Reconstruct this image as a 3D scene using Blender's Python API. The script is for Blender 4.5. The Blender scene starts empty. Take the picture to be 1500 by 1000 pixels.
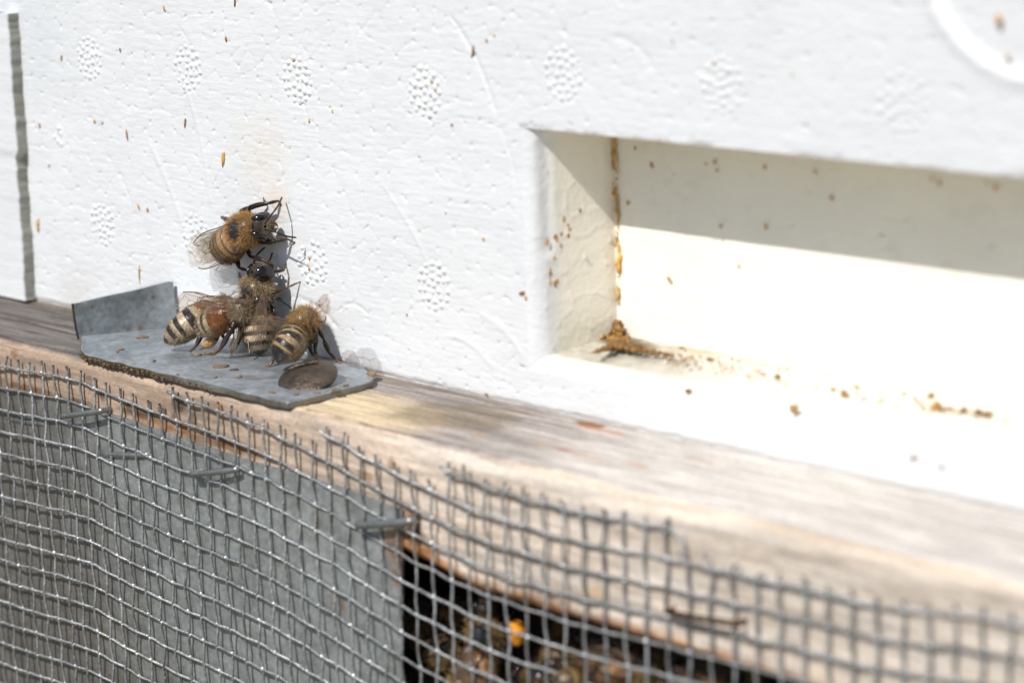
import bpy, math, random
import numpy as np
random.seed(7); RNG = np.random.default_rng(11)
S = 0.01                                   # one millimetre of the real thing in scene units
COL = bpy.context.scene.collection
scn = bpy.context.scene

# ------------------------------------------------------------------ camera
F = 3500.0
_d1 = np.array([-3500, -665, 3500.]); _d2 = np.array([540, 15580, 3500.])
CX = -_d1/np.linalg.norm(_d1); CZ = -_d2/np.linalg.norm(_d2)
CZ -= CX*CX.dot(CZ); CZ /= np.linalg.norm(CZ); CY = np.cross(CZ, CX)
RC = np.stack([CX, CY, CZ], 1)             # world -> camera (x right, y down, z forward)
CAM = -(RC.T @ (np.array([450-750, 527-500, F])*350.0/F))
cd = bpy.data.cameras.new('camera'); cam = bpy.data.objects.new('camera', cd); COL.objects.link(cam)
from mathutils import Matrix, Vector
r = RC.T                                   # columns: camera axes in world
M = Matrix(((r[0,0], -r[0,1], -r[0,2], CAM[0]*S), (r[1,0], -r[1,1], -r[1,2], CAM[1]*S),
            (r[2,0], -r[2,1], -r[2,2], CAM[2]*S), (0,0,0,1)))
cam.matrix_world = M
cd.lens = 84.0; cd.sensor_width = 36.0; cd.clip_start = 0.05; cd.clip_end = 200
cd.dof.use_dof = True; cd.dof.focus_distance = 350*S; cd.dof.aperture_fstop = 1.95
scn.camera = cam

# ------------------------------------------------------------------ light
w = bpy.data.worlds.new('World'); scn.world = w; w.use_nodes = True
nt = w.node_tree; bg = nt.nodes['Background']
sky = nt.nodes.new('ShaderNodeTexSky'); sky.sky_type = 'NISHITA'; sky.sun_disc = False
SUN = np.array([-0.04, 1.0, -1.17])         # direction the sunlight travels
sky.sun_elevation = math.atan2(1.17, 1.0); sky.sun_rotation = math.radians(180)
nt.links.new(sky.outputs[0], bg.inputs[0]); bg.inputs[1].default_value = 0.075
sd = bpy.data.lights.new('sun', 'SUN'); sd.energy = 3.45; sd.angle = math.radians(0.5); sd.color = (1, .965, .91)
so = bpy.data.objects.new('sun', sd); COL.objects.link(so)
so.rotation_euler = Vector(SUN).to_track_quat('-Z', 'Y').to_euler(); so.location = (0, -3, 4)
scn.view_settings.view_transform = 'Standard'; scn.view_settings.look = 'None'
scn.view_settings.exposure = 0.33; scn.view_settings.gamma = 1

# ------------------------------------------------------------------ helpers
def ray(px, py): return RC.T @ np.array([px-750, py-500, F])
def P(px, py, x=None, y=None, z=None):     # a measured point of the photograph on a real plane, in mm
    q = ray(px, py)
    if y is not None: t = (y-CAM[1])/q[1]
    elif z is not None: t = (z-CAM[2])/q[2]
    else: t = (x-CAM[0])/q[0]
    return CAM + q*t
def nrm(v): v = np.asarray(v, float); return v/max(1e-9, np.linalg.norm(v))
def sstep(a, b, x): t = np.clip((x-a)/(b-a), 0, 1); return t*t*(3-2*t)
_lat = {}
def vn(x, y, seed=0):                      # value noise 0..1
    x = np.asarray(x, float); y = np.asarray(y, float)
    if seed not in _lat: _lat[seed] = np.random.default_rng(100+seed).random((256, 256))
    L = _lat[seed]; xi = np.floor(x).astype(int); yi = np.floor(y).astype(int)
    fx = x-xi; fy = y-yi; fx = fx*fx*(3-2*fx); fy = fy*fy*(3-2*fy)
    g = lambda a, b: L[a & 255, b & 255]
    return (g(xi, yi)*(1-fx)+g(xi+1, yi)*fx)*(1-fy)+(g(xi, yi+1)*(1-fx)+g(xi+1, yi+1)*fx)*fy
def fbm(x, y, seed=0, o=4):
    s = 0; a = .5; t = 0
    for k in range(o): s = s+a*vn(np.asarray(x)*2**k+k*17.3, np.asarray(y)*2**k+k*9.1, seed+k); t += a; a *= .55
    return s/t

class MB:                                  # mesh collector, millimetres in
    def __init__(s): s.v = []; s.f = []; s.c = []; s.m = []; s.n = 0
    def add(s, v, f, c=None, m=0):
        v = np.asarray(v, float).reshape(-1, 3)
        s.v.append(v); s.f += [tuple(int(i)+s.n for i in q) for q in f]; s.m += [m]*len(f)
        if c is None: c = np.ones((len(v), 3))*.5
        c = np.asarray(c, float)
        if c.ndim == 1: c = np.tile(c, (len(v), 1))
        s.c.append(c); s.n += len(v)
    def grid(s, V, c=None, m=0, keep=None, wrap=False):      # V: (a,b,3)
        a, b = V.shape[:2]; i = np.arange(a*b).reshape(a, b)
        if wrap: i = np.concatenate([i, i[:, :1]], 1)
        q = np.stack([i[:-1, :-1], i[1:, :-1], i[1:, 1:], i[:-1, 1:]], -1).reshape(-1, 4)
        if keep is not None: q = q[keep.reshape(-1)]
        s.add(V.reshape(-1, 3), q.tolist(), None if c is None else np.asarray(c).reshape(-1, 3), m)
    def build(s, name, mats, parent=None, smooth=True, loc=None):
        v = np.concatenate(s.v)*S; loc = np.zeros(3) if loc is None else np.asarray(loc)*S
        me = bpy.data.meshes.new(name); me.from_pydata((v-loc).tolist(), [], s.f)
        ca = me.color_attributes.new('Col', 'FLOAT_COLOR', 'POINT')
        cc = np.concatenate(s.c); ca.data.foreach_set('color', np.concatenate([cc, np.ones((len(cc), 1))], 1).astype(np.float32).ravel())
        if not isinstance(mats, (list, tuple)): mats = [mats]
        for k in mats: me.materials.append(k)
        me.polygons.foreach_set('material_index', s.m)
        me.polygons.foreach_set('use_smooth', [smooth]*len(s.f)); me.update()
        o = bpy.data.objects.new(name, me); COL.objects.link(o); o.location = loc
        if parent is not None:
            o.parent = parent; o.location = Vector(loc)-parent['_w'] if False else o.location
        return o
def tag(o, label=None, cat=None, group=None, kind=None):
    if label: o['label'] = label
    if cat: o['category'] = cat
    if group: o['group'] = group
    if kind: o['kind'] = kind
    return o
def empty(name, loc=(0, 0, 0)):
    o = bpy.data.objects.new(name, None); COL.objects.link(o); o.location = [a*S for a in loc]; o.empty_display_size = .02
    return o
def put(o, parent):                        # parent without moving
    o.parent = parent; o.matrix_parent_inverse = Matrix.Translation(-parent.location)
    return o
def tube(mb, pts, rad, sides=8, c=None, m=0, flat=1.0, up=(0, 0, 1), caps=True):
    pts = np.asarray(pts, float); n = len(pts); rad = np.broadcast_to(np.asarray(rad, float), (n,))
    T = np.gradient(pts, axis=0); T /= np.maximum(np.linalg.norm(T, axis=1, keepdims=True), 1e-9)
    u = np.asarray(up, float); R = []
    for k in range(n):
        u = u-T[k]*T[k].dot(u)
        if np.linalg.norm(u) < 1e-3: u = np.cross(T[k], [1, .3, 0])
        u = nrm(u); R.append(u)
    R = np.array(R); B = np.cross(T, R); a = np.linspace(0, 2*np.pi, sides, endpoint=False)
    V = pts[:, None]+rad[:, None, None]*(R[:, None]*np.cos(a)[None, :, None]*flat+B[:, None]*np.sin(a)[None, :, None])
    cc = None
    if c is not None:
        c = np.asarray(c, float); cc = np.broadcast_to(c if c.ndim == 1 else c[:, None, :], (n, sides, 3))
    n0 = mb.n; mb.grid(V, cc, m, wrap=True)
    if caps: mb.f += [tuple(n0+i for i in range(sides))[::-1], tuple(n0+(n-1)*sides+i for i in range(sides))]; mb.m += [m, m]
def smooth_path(pts, n):
    pts = np.asarray(pts, float); d = np.r_[0, np.cumsum(np.linalg.norm(np.diff(pts, axis=0), axis=1))]
    q = np.linspace(0, d[-1], n); p = np.vstack([2*pts[0]-pts[1], pts, 2*pts[-1]-pts[-2]]); out = []
    for s_ in q:
        k = min(max(np.searchsorted(d, s_, 'right')-1, 0), len(pts)-2); t = (s_-d[k])/max(1e-9, d[k+1]-d[k])
        a, b, c, e = p[k], p[k+1], p[k+2], p[k+3]
        out.append(.5*((2*b)+(-a+c)*t+(2*a-5*b+4*c-e)*t*t+(-a+3*b-3*c+e)*t**3))
    return np.array(out)
def ico(mb, c, r, sub=1, col=None, m=0, axes=None, lump=0, seed=0):
    import bmesh
    key = sub
    if key not in ico.cache:
        bm = bmesh.new(); bmesh.ops.create_icosphere(bm, subdivisions=sub, radius=1)
        ico.cache[key] = (np.array([v.co[:] for v in bm.verts]), [[v.index for v in f.verts] for f in bm.faces]); bm.free()
    v, f = ico.cache[key]; v = v.copy()
    if lump: v *= (1+lump*(np.random.default_rng(seed).random((len(v), 1))-.5)*2)
    r = np.broadcast_to(np.asarray(r, float), (3,)); v = v*r
    if axes is not None: v = v @ np.asarray(axes)
    mb.add(v+np.asarray(c), f, col, m)
ico.cache = {}

# ------------------------------------------------------------------ materials
def mat(name, base=(.5, .5, .5), rough=.5, metal=0, attr=False, noise=None, bump=None, spec=.5, stretch=(1, 1, 1), rvar=0, trans=None, coat=0, sss=0):
    m = bpy.data.materials.new(name); m.use_nodes = True; t = m.node_tree; b = t.nodes['Principled BSDF']
    b.inputs['Roughness'].default_value = rough; b.inputs['Metallic'].default_value = metal
    b.inputs['Specular IOR Level'].default_value = spec; b.inputs['Coat Weight'].default_value = coat
    if sss:
        b.inputs['Subsurface Weight'].default_value = sss; b.inputs['Subsurface Radius'].default_value = (1, .9, .75); b.inputs['Subsurface Scale'].default_value = .006
    tc = t.nodes.new('ShaderNodeTexCoord'); mp = t.nodes.new('ShaderNodeMapping'); mp.inputs['Scale'].default_value = stretch
    t.links.new(tc.outputs['Object'], mp.inputs[0])
    src = None
    if attr:
        a = t.nodes.new('ShaderNodeVertexColor'); a.layer_name = 'Col'; src = a.outputs[0]
    else:
        a = t.nodes.new('ShaderNodeRGB'); a.outputs[0].default_value = (*base, 1); src = a.outputs[0]
    if noise:                              # (scale, low, high): multiplies the colour
        sc, lo, hi = noise
        n = t.nodes.new('ShaderNodeTexNoise'); n.inputs['Scale'].default_value = sc; n.inputs['Detail'].default_value = 6; n.inputs['Roughness'].default_value = .65
        t.links.new(mp.outputs[0], n.inputs[0]); r_ = t.nodes.new('ShaderNodeMapRange'); r_.inputs[1].default_value = .3; r_.inputs[2].default_value = .7
        r_.inputs[3].default_value = lo; r_.inputs[4].default_value = hi; t.links.new(n.outputs[0], r_.inputs[0])
        mx = t.nodes.new('ShaderNodeVectorMath'); mx.operation = 'SCALE'; t.links.new(src, mx.inputs[0]); t.links.new(r_.outputs[0], mx.inputs['Scale']); src = mx.outputs[0]
        if rvar:
            r2 = t.nodes.new('ShaderNodeMapRange'); r2.inputs[1].default_value = .3; r2.inputs[2].default_value = .7
            r2.inputs[3].default_value = rough-rvar; r2.inputs[4].default_value = rough+rvar; t.links.new(n.outputs[0], r2.inputs[0]); t.links.new(r2.outputs[0], b.inputs['Roughness'])
    t.links.new(src, b.inputs['Base Color'])
    if bump:
        prev = None
        for sc, st, dist, strch in bump:
            mp2 = t.nodes.new('ShaderNodeMapping'); mp2.inputs['Scale'].default_value = strch; t.links.new(tc.outputs['Object'], mp2.inputs[0])
            n = t.nodes.new('ShaderNodeTexNoise'); n.inputs['Scale'].default_value = sc; n.inputs['Detail'].default_value = 5
            t.links.new(mp2.outputs[0], n.inputs[0]); bp = t.nodes.new('ShaderNodeBump'); bp.inputs['Strength'].default_value = st; bp.inputs['Distance'].default_value = dist
            t.links.new(n.outputs[0], bp.inputs['Height'])
            if prev: t.links.new(prev, bp.inputs['Normal'])
            prev = bp.outputs[0]
        t.links.new(prev, b.inputs['Normal'])
    if trans is not None:                  # mix with something seen through
        tr = t.nodes.new('ShaderNodeBsdfTransparent'); tr.inputs[0].default_value = (*trans[1], 1); mxs = t.nodes.new('ShaderNodeMixShader'); mxs.inputs[0].default_value = trans[0]
        out = t.nodes['Material Output']; t.links.new(b.outputs[0], mxs.inputs[1]); t.links.new(tr.outputs[0], mxs.inputs[2]); t.links.new(mxs.outputs[0], out.inputs[0])
    return m
ONE = (1, 1, 1)
M_foam = mat('white_foam', rough=.5, attr=True, noise=(9, .965, 1.02), spec=.35, bump=[(160, .22, .004, (.25, 1, 1)), (14, .15, .01, ONE), (420, .12, .0015, ONE)])
M_wood = mat('weathered_wood', rough=.8, attr=True, noise=(38, .8, 1.13), stretch=(.12, 1, 1), spec=.2, bump=[(70, .5, .005, (.08, 1, 1)), (260, .35, .002, (.4, 1, 1))])
M_zinc = mat('galvanised_sheet', attr=True, rough=.5, metal=.6, noise=(24, .82, 1.12), rvar=.1, bump=[(130, .25, .003, ONE), (22, .25, .006, ONE)])
M_wire = mat('galvanised_wire', attr=True, rough=.42, metal=.6, noise=(60, .7, 1.2), rvar=.12, bump=[(240, .5, .003, ONE)])
M_staple = mat('staple_steel', attr=True, rough=.36, metal=.8, noise=(60, .6, 1.1), bump=[(200, .3, .002, ONE)])
M_screw = mat('tarnished_screw', base=(.115, .088, .066), rough=.42, metal=.85, noise=(50, .55, 1.25), rvar=.12, bump=[(330, .5, .0025, ONE), (60, .3, .004, ONE)])
M_prop = mat('propolis', attr=True, rough=.35, noise=(70, .6, 1.3), bump=[(150, .5, .005, ONE)])
M_chitin = mat('chitin', attr=True, rough=.3, noise=(110, .75, 1.2), spec=.5, bump=[(300, .3, .0015, ONE)])
M_eye = mat('compound_eye', base=(.006, .005, .005), rough=.16, spec=.7)
M_vein = mat('wing_vein', base=(.10, .055, .03), rough=.4)
M_pollen = mat('pollen', attr=True, rough=.75, noise=(140, .7, 1.2), bump=[(200, .8, .005, ONE)])
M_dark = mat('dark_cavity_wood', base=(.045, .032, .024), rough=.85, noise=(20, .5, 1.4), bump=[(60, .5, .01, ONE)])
M_bounce = mat('soil', base=(.12, .11, .07), rough=.95, noise=(1.5, .6, 1.3))
M_wing = mat('wing_membrane', base=(.55, .50, .43), rough=.16, spec=.8, trans=(.70, (.93, .90, .86)), bump=[(60, .25, .004, ONE)])
M_wingb = mat('brown_wing_membrane', base=(.22, .165, .115), rough=.22, spec=.6, trans=(.76, (.90, .84, .78)), bump=[(60, .3, .004, ONE)])
M_fur = bpy.data.materials.new('bee_fur'); M_fur.use_nodes = True
t = M_fur.node_tree; b = t.nodes['Principled BSDF']; a = t.nodes.new('ShaderNodeVertexColor'); a.layer_name = 'Col'
b.inputs['Roughness'].default_value = .6; b.inputs['Specular IOR Level'].default_value = .2; t.links.new(a.outputs[0], b.inputs[0])
tl = t.nodes.new('ShaderNodeBsdfTranslucent'); t.links.new(a.outputs[0], tl.inputs[0]); mx = t.nodes.new('ShaderNodeMixShader'); mx.inputs[0].default_value = .4
t.links.new(b.outputs[0], mx.inputs[1]); t.links.new(tl.outputs[0], mx.inputs[2]); t.links.new(mx.outputs[0], t.nodes['Material Output'].inputs[0])

def grain(m, sc, st, lo, hi, a_=.35, b_=.65):
    t = m.node_tree; b = t.nodes['Principled BSDF']; l = b.inputs['Base Color'].links[0]; src = l.from_socket
    tc = t.nodes.new('ShaderNodeTexCoord'); mp = t.nodes.new('ShaderNodeMapping'); mp.inputs['Scale'].default_value = st; n = t.nodes.new('ShaderNodeTexNoise'); n.inputs['Scale'].default_value = sc; n.inputs['Detail'].default_value = 7; n.inputs['Distortion'].default_value = .3
    r_ = t.nodes.new('ShaderNodeMapRange'); r_.inputs[1].default_value = a_; r_.inputs[2].default_value = b_; r_.inputs[3].default_value = lo; r_.inputs[4].default_value = hi
    mx = t.nodes.new('ShaderNodeVectorMath'); mx.operation = 'SCALE'; t.links.new(tc.outputs['Object'], mp.inputs[0]); t.links.new(mp.outputs[0], n.inputs[0]); t.links.new(n.outputs[0], r_.inputs[0])
    t.links.new(src, mx.inputs[0]); t.links.new(r_.outputs[0], mx.inputs['Scale']); t.links.new(mx.outputs[0], b.inputs['Base Color'])
grain(M_wood, 110, (.09, 1, 1), .74, 1.14); grain(M_wood, 190, (.7, 1, 1), .86, 1.08); grain(M_zinc, 120, ONE, .86, 1.16); grain(M_wire, 190, ONE, .72, 1.25)
# ------------------------------------------------------------------ foam bead relief
BEAD = 2.9
def beads(u, v, seed=3):
    shp = u.shape; u = u.ravel()/BEAD; v = v.ravel()/BEAD
    rg = np.random.default_rng(seed); J = rg.random((256, 256, 2)); out = np.zeros(len(u))
    iu = np.floor(u).astype(int); iv = np.floor(v).astype(int); D = []; ID = []
    for a in (-1, 0, 1):
        for b in (-1, 0, 1):
            j = J[(iu+a) & 255, (iv+b) & 255]
            D.append(np.hypot(iu+a+.1+.8*j[:, 0]-u, iv+b+.1+.8*j[:, 1]-v)); ID.append(((iu+a) & 255)*256+((iv+b) & 255))
    D = np.array(D); ID = np.array(ID); o = np.argsort(D, 0)[:3]; d = np.take_along_axis(D, o, 0); i3 = np.take_along_axis(ID, o, 0)
    hj = ((i3.sum(0)*2654435761) % 1000)/1000.; hl = (((i3[0]+i3[1])*40503) % 997)/997.
    return (d[0].reshape(shp), (d[1]-d[0]).reshape(shp), (d[2]-d[0]).reshape(shp), hj.reshape(shp), hl.reshape(shp))
def foam_relief(u, v, amp=1., seed=3, pit=.45):
    wu = u+.5*(vn(u*.9, v*.9, 31)-.5); wv = v+.5*(vn(u*.9, v*.9, 32)-.5)
    f1, e, j, hj, hl = beads(wu, wv, seed)
    groove = np.exp(-(e/.05)**2)*(hl > .6)*.036+np.exp(-(e/.10)**2)*.014
    pits = np.exp(-(j/.07)**2)*np.clip((hj-pit)/(1-pit), 0, 1)**.5*.42
    dome = .025*(f1**2)
    return amp*(groove+dome)+pits+.10*(fbm(u*.12, v*.12, 41)-.5), pits
WHITE = np.array([.745, .76, .78])

DIMPLES = [(-50.2, 41.6), (-24.6, 41.4), (1.1, 41.), (28., 41.), (54.2, 44.9), (80.6, 44.9), (106.8, 44.6), (-49.8, 15.2), (-25.2, 15.9), (2.4, 14.7), (28.2, 14.5), (132, 44.6)]
BC = (124., 63.); BR = 14.6
def front_disp(x, z):
    h, pits = foam_relief(x, z)
    for n, (cx, cz) in enumerate(DIMPLES):
        near = (abs(x-cx) < 4.5) & (abs(z-cz) < 4.5)
        k = 0; rr = random.Random(n)
        for R0, N0 in ((0, 1), (1.1, 5), (2.1, 10), (3.0, 14)):
            for i in range(N0):
                t0 = 6.283*i/N0+R0*1.7+n; a = cx+R0*math.cos(t0); c = cz+R0*1.04*math.sin(t0)
                a += rr.uniform(-.13, .13); c += rr.uniform(-.13, .13); am = rr.uniform(.18, .36)*(1 if -20 < cx < 40 else .75)
                d = np.hypot(x-a, z-c); rb = rr.uniform(.32, .46)
                if rr.random() < .03: continue
                h = np.where(near, h-am*np.sqrt(np.clip(1-(d/rb)**2, 0, 1))+.09*np.exp(-((d-rb-.08)/.14)**2), h)
    rr = random.Random(5)                  # a smaller worn mark near the block
    for i in range(7):
        a = -60.5+rr.uniform(-1, 1); c = 28.5+rr.uniform(-1.6, 1.6); d = np.hypot(x-a, z-c); h = h-.2*np.sqrt(np.clip(1-(d/.45)**2, 0, 1))
    d = np.hypot(x-BC[0], z-BC[1])         # shallow round recess, upper right
    h = h+.55*sstep(BR+.6, BR-1.2, d)-.2*np.exp(-((d-BR-.7)/.8)**2)
    # scratches and brush drags
    for (x0, z0, x1, z1, am, wd) in SCR:
        L = math.hypot(x1-x0, z1-z0); tx, tz = (x1-x0)/L, (z1-z0)/L; s_ = (x-x0)*tx+(z-z0)*tz; q = (x-x0)*tz-(z-z0)*tx+1.2*np.sin(s_/L*3.1)
        h = h+am*np.exp(-(q/wd)**2)*sstep(0, 2, s_)*sstep(L, L-2, s_)
    h = h+.05*(fbm(x*.25, z*2.6, 55)-.5)
    h = h+.9*sstep(.8, 0, z+.5*(fbm(x*.5, z*0, 57)-.5))*.35   # softened foot edge
    # pressed-in slot left of the recess
    return h, pits
SCR = [(-26, 40, -21, 20, -.10, .35), (-36, 30, -26, 10, -.10, .5), (-27, 48, -23, 41, .08, .3), (33, 52, 42, 38, .16, .3), (42, 38, 45, 25, .08, .3), (36, 12, 46, 6, -.08, .5), (-2, 9, 8, 5, .14, .4), (30, 8, 40, 4, -.1, .4), (8, 9, 15, 8, .12, .25), (18, 28, 30, 12, -.07, .3), (-45, 25, -40, 12, .07, .3), (12, 52, 15, 30, -.05, .4), (62, 50, 70, 46, .1, .4)]
def wall_col(x, z, pits):
    c = np.ones(x.shape+(3,))*WHITE
    c *= (1-.05*fbm(x*.1, z*.1, 61)[..., None])
    def stain_shade(px, py, r, col, k, sq=1.):
        nonlocal c
        p = P(px, py, y=0); d = np.hypot(x-p[0], (z-p[2])*sq)/r; m_ = np.clip(1.15-d+.8*(fbm(x*.5, z*.5, 62)-.5), 0, 1)*k
        c = c*(1-m_[..., None])+np.array(col)*m_[..., None]
    stain_shade(385, 232, 7.5, (.78, .62, .48), .24); stain_shade(405, 300, 3.2, (.75, .55, .38), .4); stain_shade(885, 290, 3, (.78, .66, .55), .0)
    stain_shade(60, 60, 14, (.62, .66, .70), .35); stain_shade(10, 30, 10, (.60, .63, .67), .4); stain_shade(115, 430, 6, (.62, .60, .55), .4)  # the two bluish ones paint the light falloff at the upper left
    m_ = sstep(1.4, .2, z+.8*(fbm(x*.4, z, 63)-.5))*.25; c = c*(1-m_[..., None])+np.array((.5, .42, .32))*m_[..., None]
    # shadow line along the top lip of the recess, painted into the colour
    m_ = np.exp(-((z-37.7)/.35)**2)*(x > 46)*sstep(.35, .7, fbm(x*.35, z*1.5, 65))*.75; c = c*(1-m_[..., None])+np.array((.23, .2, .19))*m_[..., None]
    m_ = (pits/.42)[..., None]*.10; c = c*(1-m_)
    return c
HX, HZ0, HZ1 = 46.2, 5.2, 37.5
def axis_vals(a, b, step, snaps):
    g = list(np.arange(a, b, step)); g += snaps; g = sorted(set(round(q, 4) for q in g))
    out = [g[0]]
    for q in g[1:]:
        if q-out[-1] < step*.35 and q not in snaps: continue
        out.append(q)
    return np.array(out)
box = empty('beehive_box', (30, 5, 0))
tag(box, 'white foam beehive box with a wide rectangular entrance recess and rows of pimpled dots', 'beehive')
mb = MB()
xs = np.r_[axis_vals(-110, -72, 1.0, []), axis_vals(-72, 60, .21, [HX]), axis_vals(60.1, 150, .33, [])]; xs = np.unique(xs)
zs = axis_vals(0, 80, .21, [HZ0, HZ1])
Xg, Zg = np.meshgrid(xs, zs, indexing='ij'); hd, pits = front_disp(Xg, Zg)
edge = np.minimum(1, np.maximum(np.maximum(HX-Xg, Zg-HZ1), HZ0-Zg)/.5).clip(0, 1)
rough_lip = .45*(fbm(Xg*.6, Zg*.2, 71)-.35)*np.exp(-((Zg-HZ1)/.5)**2)*(Xg > HX)
V = np.stack([Xg, hd*edge, Zg+rough_lip*0], -1)
xm = .5*(Xg[:-1, :-1]+Xg[1:, 1:]); zm = .5*(Zg[:-1, :-1]+Zg[1:, 1:])
keep = ~((xm > HX) & (zm > HZ0) & (zm < HZ1))
mb.grid(V, wall_col(Xg, Zg, pits), keep=keep)
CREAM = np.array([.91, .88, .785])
def strip(path, along, fix, amp, seed, col, dirt=None, pit=.8):
    """path: (n,2) in the plane given by fix, swept over along."""
    path = np.array(path, float); d = np.r_[0, np.cumsum(np.hypot(*np.diff(path, axis=0).T))]; n = int(d[-1]/.25)+2
    q = np.linspace(0, d[-1], n); a = np.interp(q, d, path[:, 0]); b_ = np.interp(q, d, path[:, 1])
    ta = np.gradient(a); tb = np.gradient(b_); l = np.hypot(ta, tb); na, nb = tb/l, -ta/l
    A, L = np.meshgrid(q, along, indexing='ij'); h, pt = foam_relief(A+seed*13.7, L, amp, seed, pit); h = h*amp if False else h
    fade = sstep(0, 1.5, A)[..., None][..., 0]
    h = h*fade
    pa = a[:, None]+na[:, None]*h; pb = b_[:, None]+nb[:, None]*h
    if fix == 'z': V = np.stack([pa, pb, np.broadcast_to(along[None, :], pa.shape)], -1)
    else: V = np.stack([np.broadcast_to(along[None, :], pa.shape), pa, pb], -1)
    c = np.ones(V.shape)*col*(1-.05*fbm(A*.3, L*.3, 80+seed)[..., None])
    if dirt is not None: c = dirt(V, c)
    return V, c
# left reveal: soft lip then slanting side, path in (x, y); material lies to the left of it
th = np.linspace(0, np.pi/2*.87, 9)
lip = [(HX+2.5*math.sin(t_), 2.5*(1-math.cos(t_))) for t_ in th]
def dirt_side(V, c):
    m_ = sstep(14, 7, V[..., 2]+6*(fbm(V[..., 1]*.5, V[..., 2]*.5, 91)-.5))*.45
    c = c*(1-m_[..., None])+np.array((.52, .5, .36))*m_[..., None]
    cr = np.exp(-((V[..., 1]-11.2)/.8)**2)*.15
    c = c*(1-cr[..., None])+np.array((.6, .45, .25))*cr[..., None]
    fr = sstep(5, 1.0, V[..., 1])[..., None]
    return c*(1-fr)+WHITE*fr
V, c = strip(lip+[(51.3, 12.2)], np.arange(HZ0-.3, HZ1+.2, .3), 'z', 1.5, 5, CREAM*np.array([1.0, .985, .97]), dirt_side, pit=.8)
imp = sstep(.1, 1.5, np.minimum.reduce([V[..., 1]-.3+0*V[..., 2], 3.4-V[..., 1]+0*V[..., 2]]))*sstep(20, 21.5, V[..., 2])*sstep(36.6, 35.2, V[..., 2])
V[..., 0] -= .26*imp; V[..., 1] += .12*imp
mb.grid(V, c)
def dirt_back(V, c):
    g = sstep(.62, .8, fbm(V[..., 0]*.35, V[..., 2]*.5, 94))*.12
    return c*(1-g[..., None])+np.array((.6, .5, .3))*g[..., None]
V, c = strip([(0, 0), (1, 0)], np.arange(0, 1, .5), 'z', 1, 6, CREAM)
xb = np.r_[np.arange(51, 80, .3), np.arange(80, 150, .5)]; zb = np.arange(7.5, 38, .3); A, B_ = np.meshgrid(xb, zb, indexing='ij')
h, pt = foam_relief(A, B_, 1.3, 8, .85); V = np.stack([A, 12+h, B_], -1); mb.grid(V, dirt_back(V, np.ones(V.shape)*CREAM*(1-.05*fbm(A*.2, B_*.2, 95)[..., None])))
# ceiling
A, B_ = np.meshgrid(np.arange(46, 150, .5), np.linspace(0, 12.4, 20), indexing='ij'); h = .25*(fbm(A*.5, B_*.5, 96)-.5)
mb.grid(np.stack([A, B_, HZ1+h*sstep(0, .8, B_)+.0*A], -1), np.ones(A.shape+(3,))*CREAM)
# floor with a soft front lip
def dirt_shade_floor(V, c):
    x = V[..., 0]; y = V[..., 1]
    m_ = sstep(88, 58, x+12*(fbm(x*.15, y*.3, 97)-.5))*sstep(.8, 3.2, y)*.95*(.5+.8*fbm(x*.8, y*1.2, 98))
    c = c*(1-m_[..., None])+np.array((.40, .37, .30))*m_[..., None]
    m2 = sstep(9.2, 12, y+2.5*(fbm(x*.3, y, 99)-.5))*sstep(.35, .62, fbm(x*.25, y*.4, 100))*.5
    c = c*(1-m2[..., None])+np.array((.45, .30, .12))*m2[..., None]
    m3 = sstep(1.2, .4, np.hypot((x-54)/6.5, (y-10.2)/1.9)+.7*(fbm(x*.9, y*.9, 102)-.5))*.9  # dark smear under the mound: stain and shadow painted together
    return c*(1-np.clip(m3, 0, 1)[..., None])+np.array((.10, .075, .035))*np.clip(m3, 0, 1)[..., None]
lipf = [(-2*math.cos(t_)+2, HZ0+2*math.sin(t_)) for t_ in np.linspace(0, np.pi/2*.92, 9)]
xf = np.r_[np.arange(46.2, 80, .3), np.arange(80, 150, .5)]
V, c = strip(lipf+[(12.3, 8.6)], xf, 'x', 1.4, 9, CREAM*1.01, dirt_shade_floor, .8)
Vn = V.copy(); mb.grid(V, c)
# solid body behind, sides, top
def boxmesh(mb, x0, x1, y0, y1, z0, z1, c=None, m=0):
    v = [(x, y, z) for x in (x0, x1) for y in (y0, y1) for z in (z0, z1)]
    mb.add(v, [(0, 1, 3, 2), (4, 6, 7, 5), (0, 4, 5, 1), (2, 3, 7, 6), (0, 2, 6, 4), (1, 5, 7, 3)], c, m)
boxmesh(mb, -110, 150, 13.5, 40, .3, 80, WHITE)
boxmesh(mb, -110, 44, 1.9, 13.4, .3, 79.8, WHITE); boxmesh(mb, 44.2, 150, 1.9, 13.4, 38.6, 79.8, WHITE); boxmesh(mb, 44.2, 150, 3, 13.4, .3, 4.6, WHITE)
o = put(mb.build('box_wall', M_foam), box)

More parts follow.
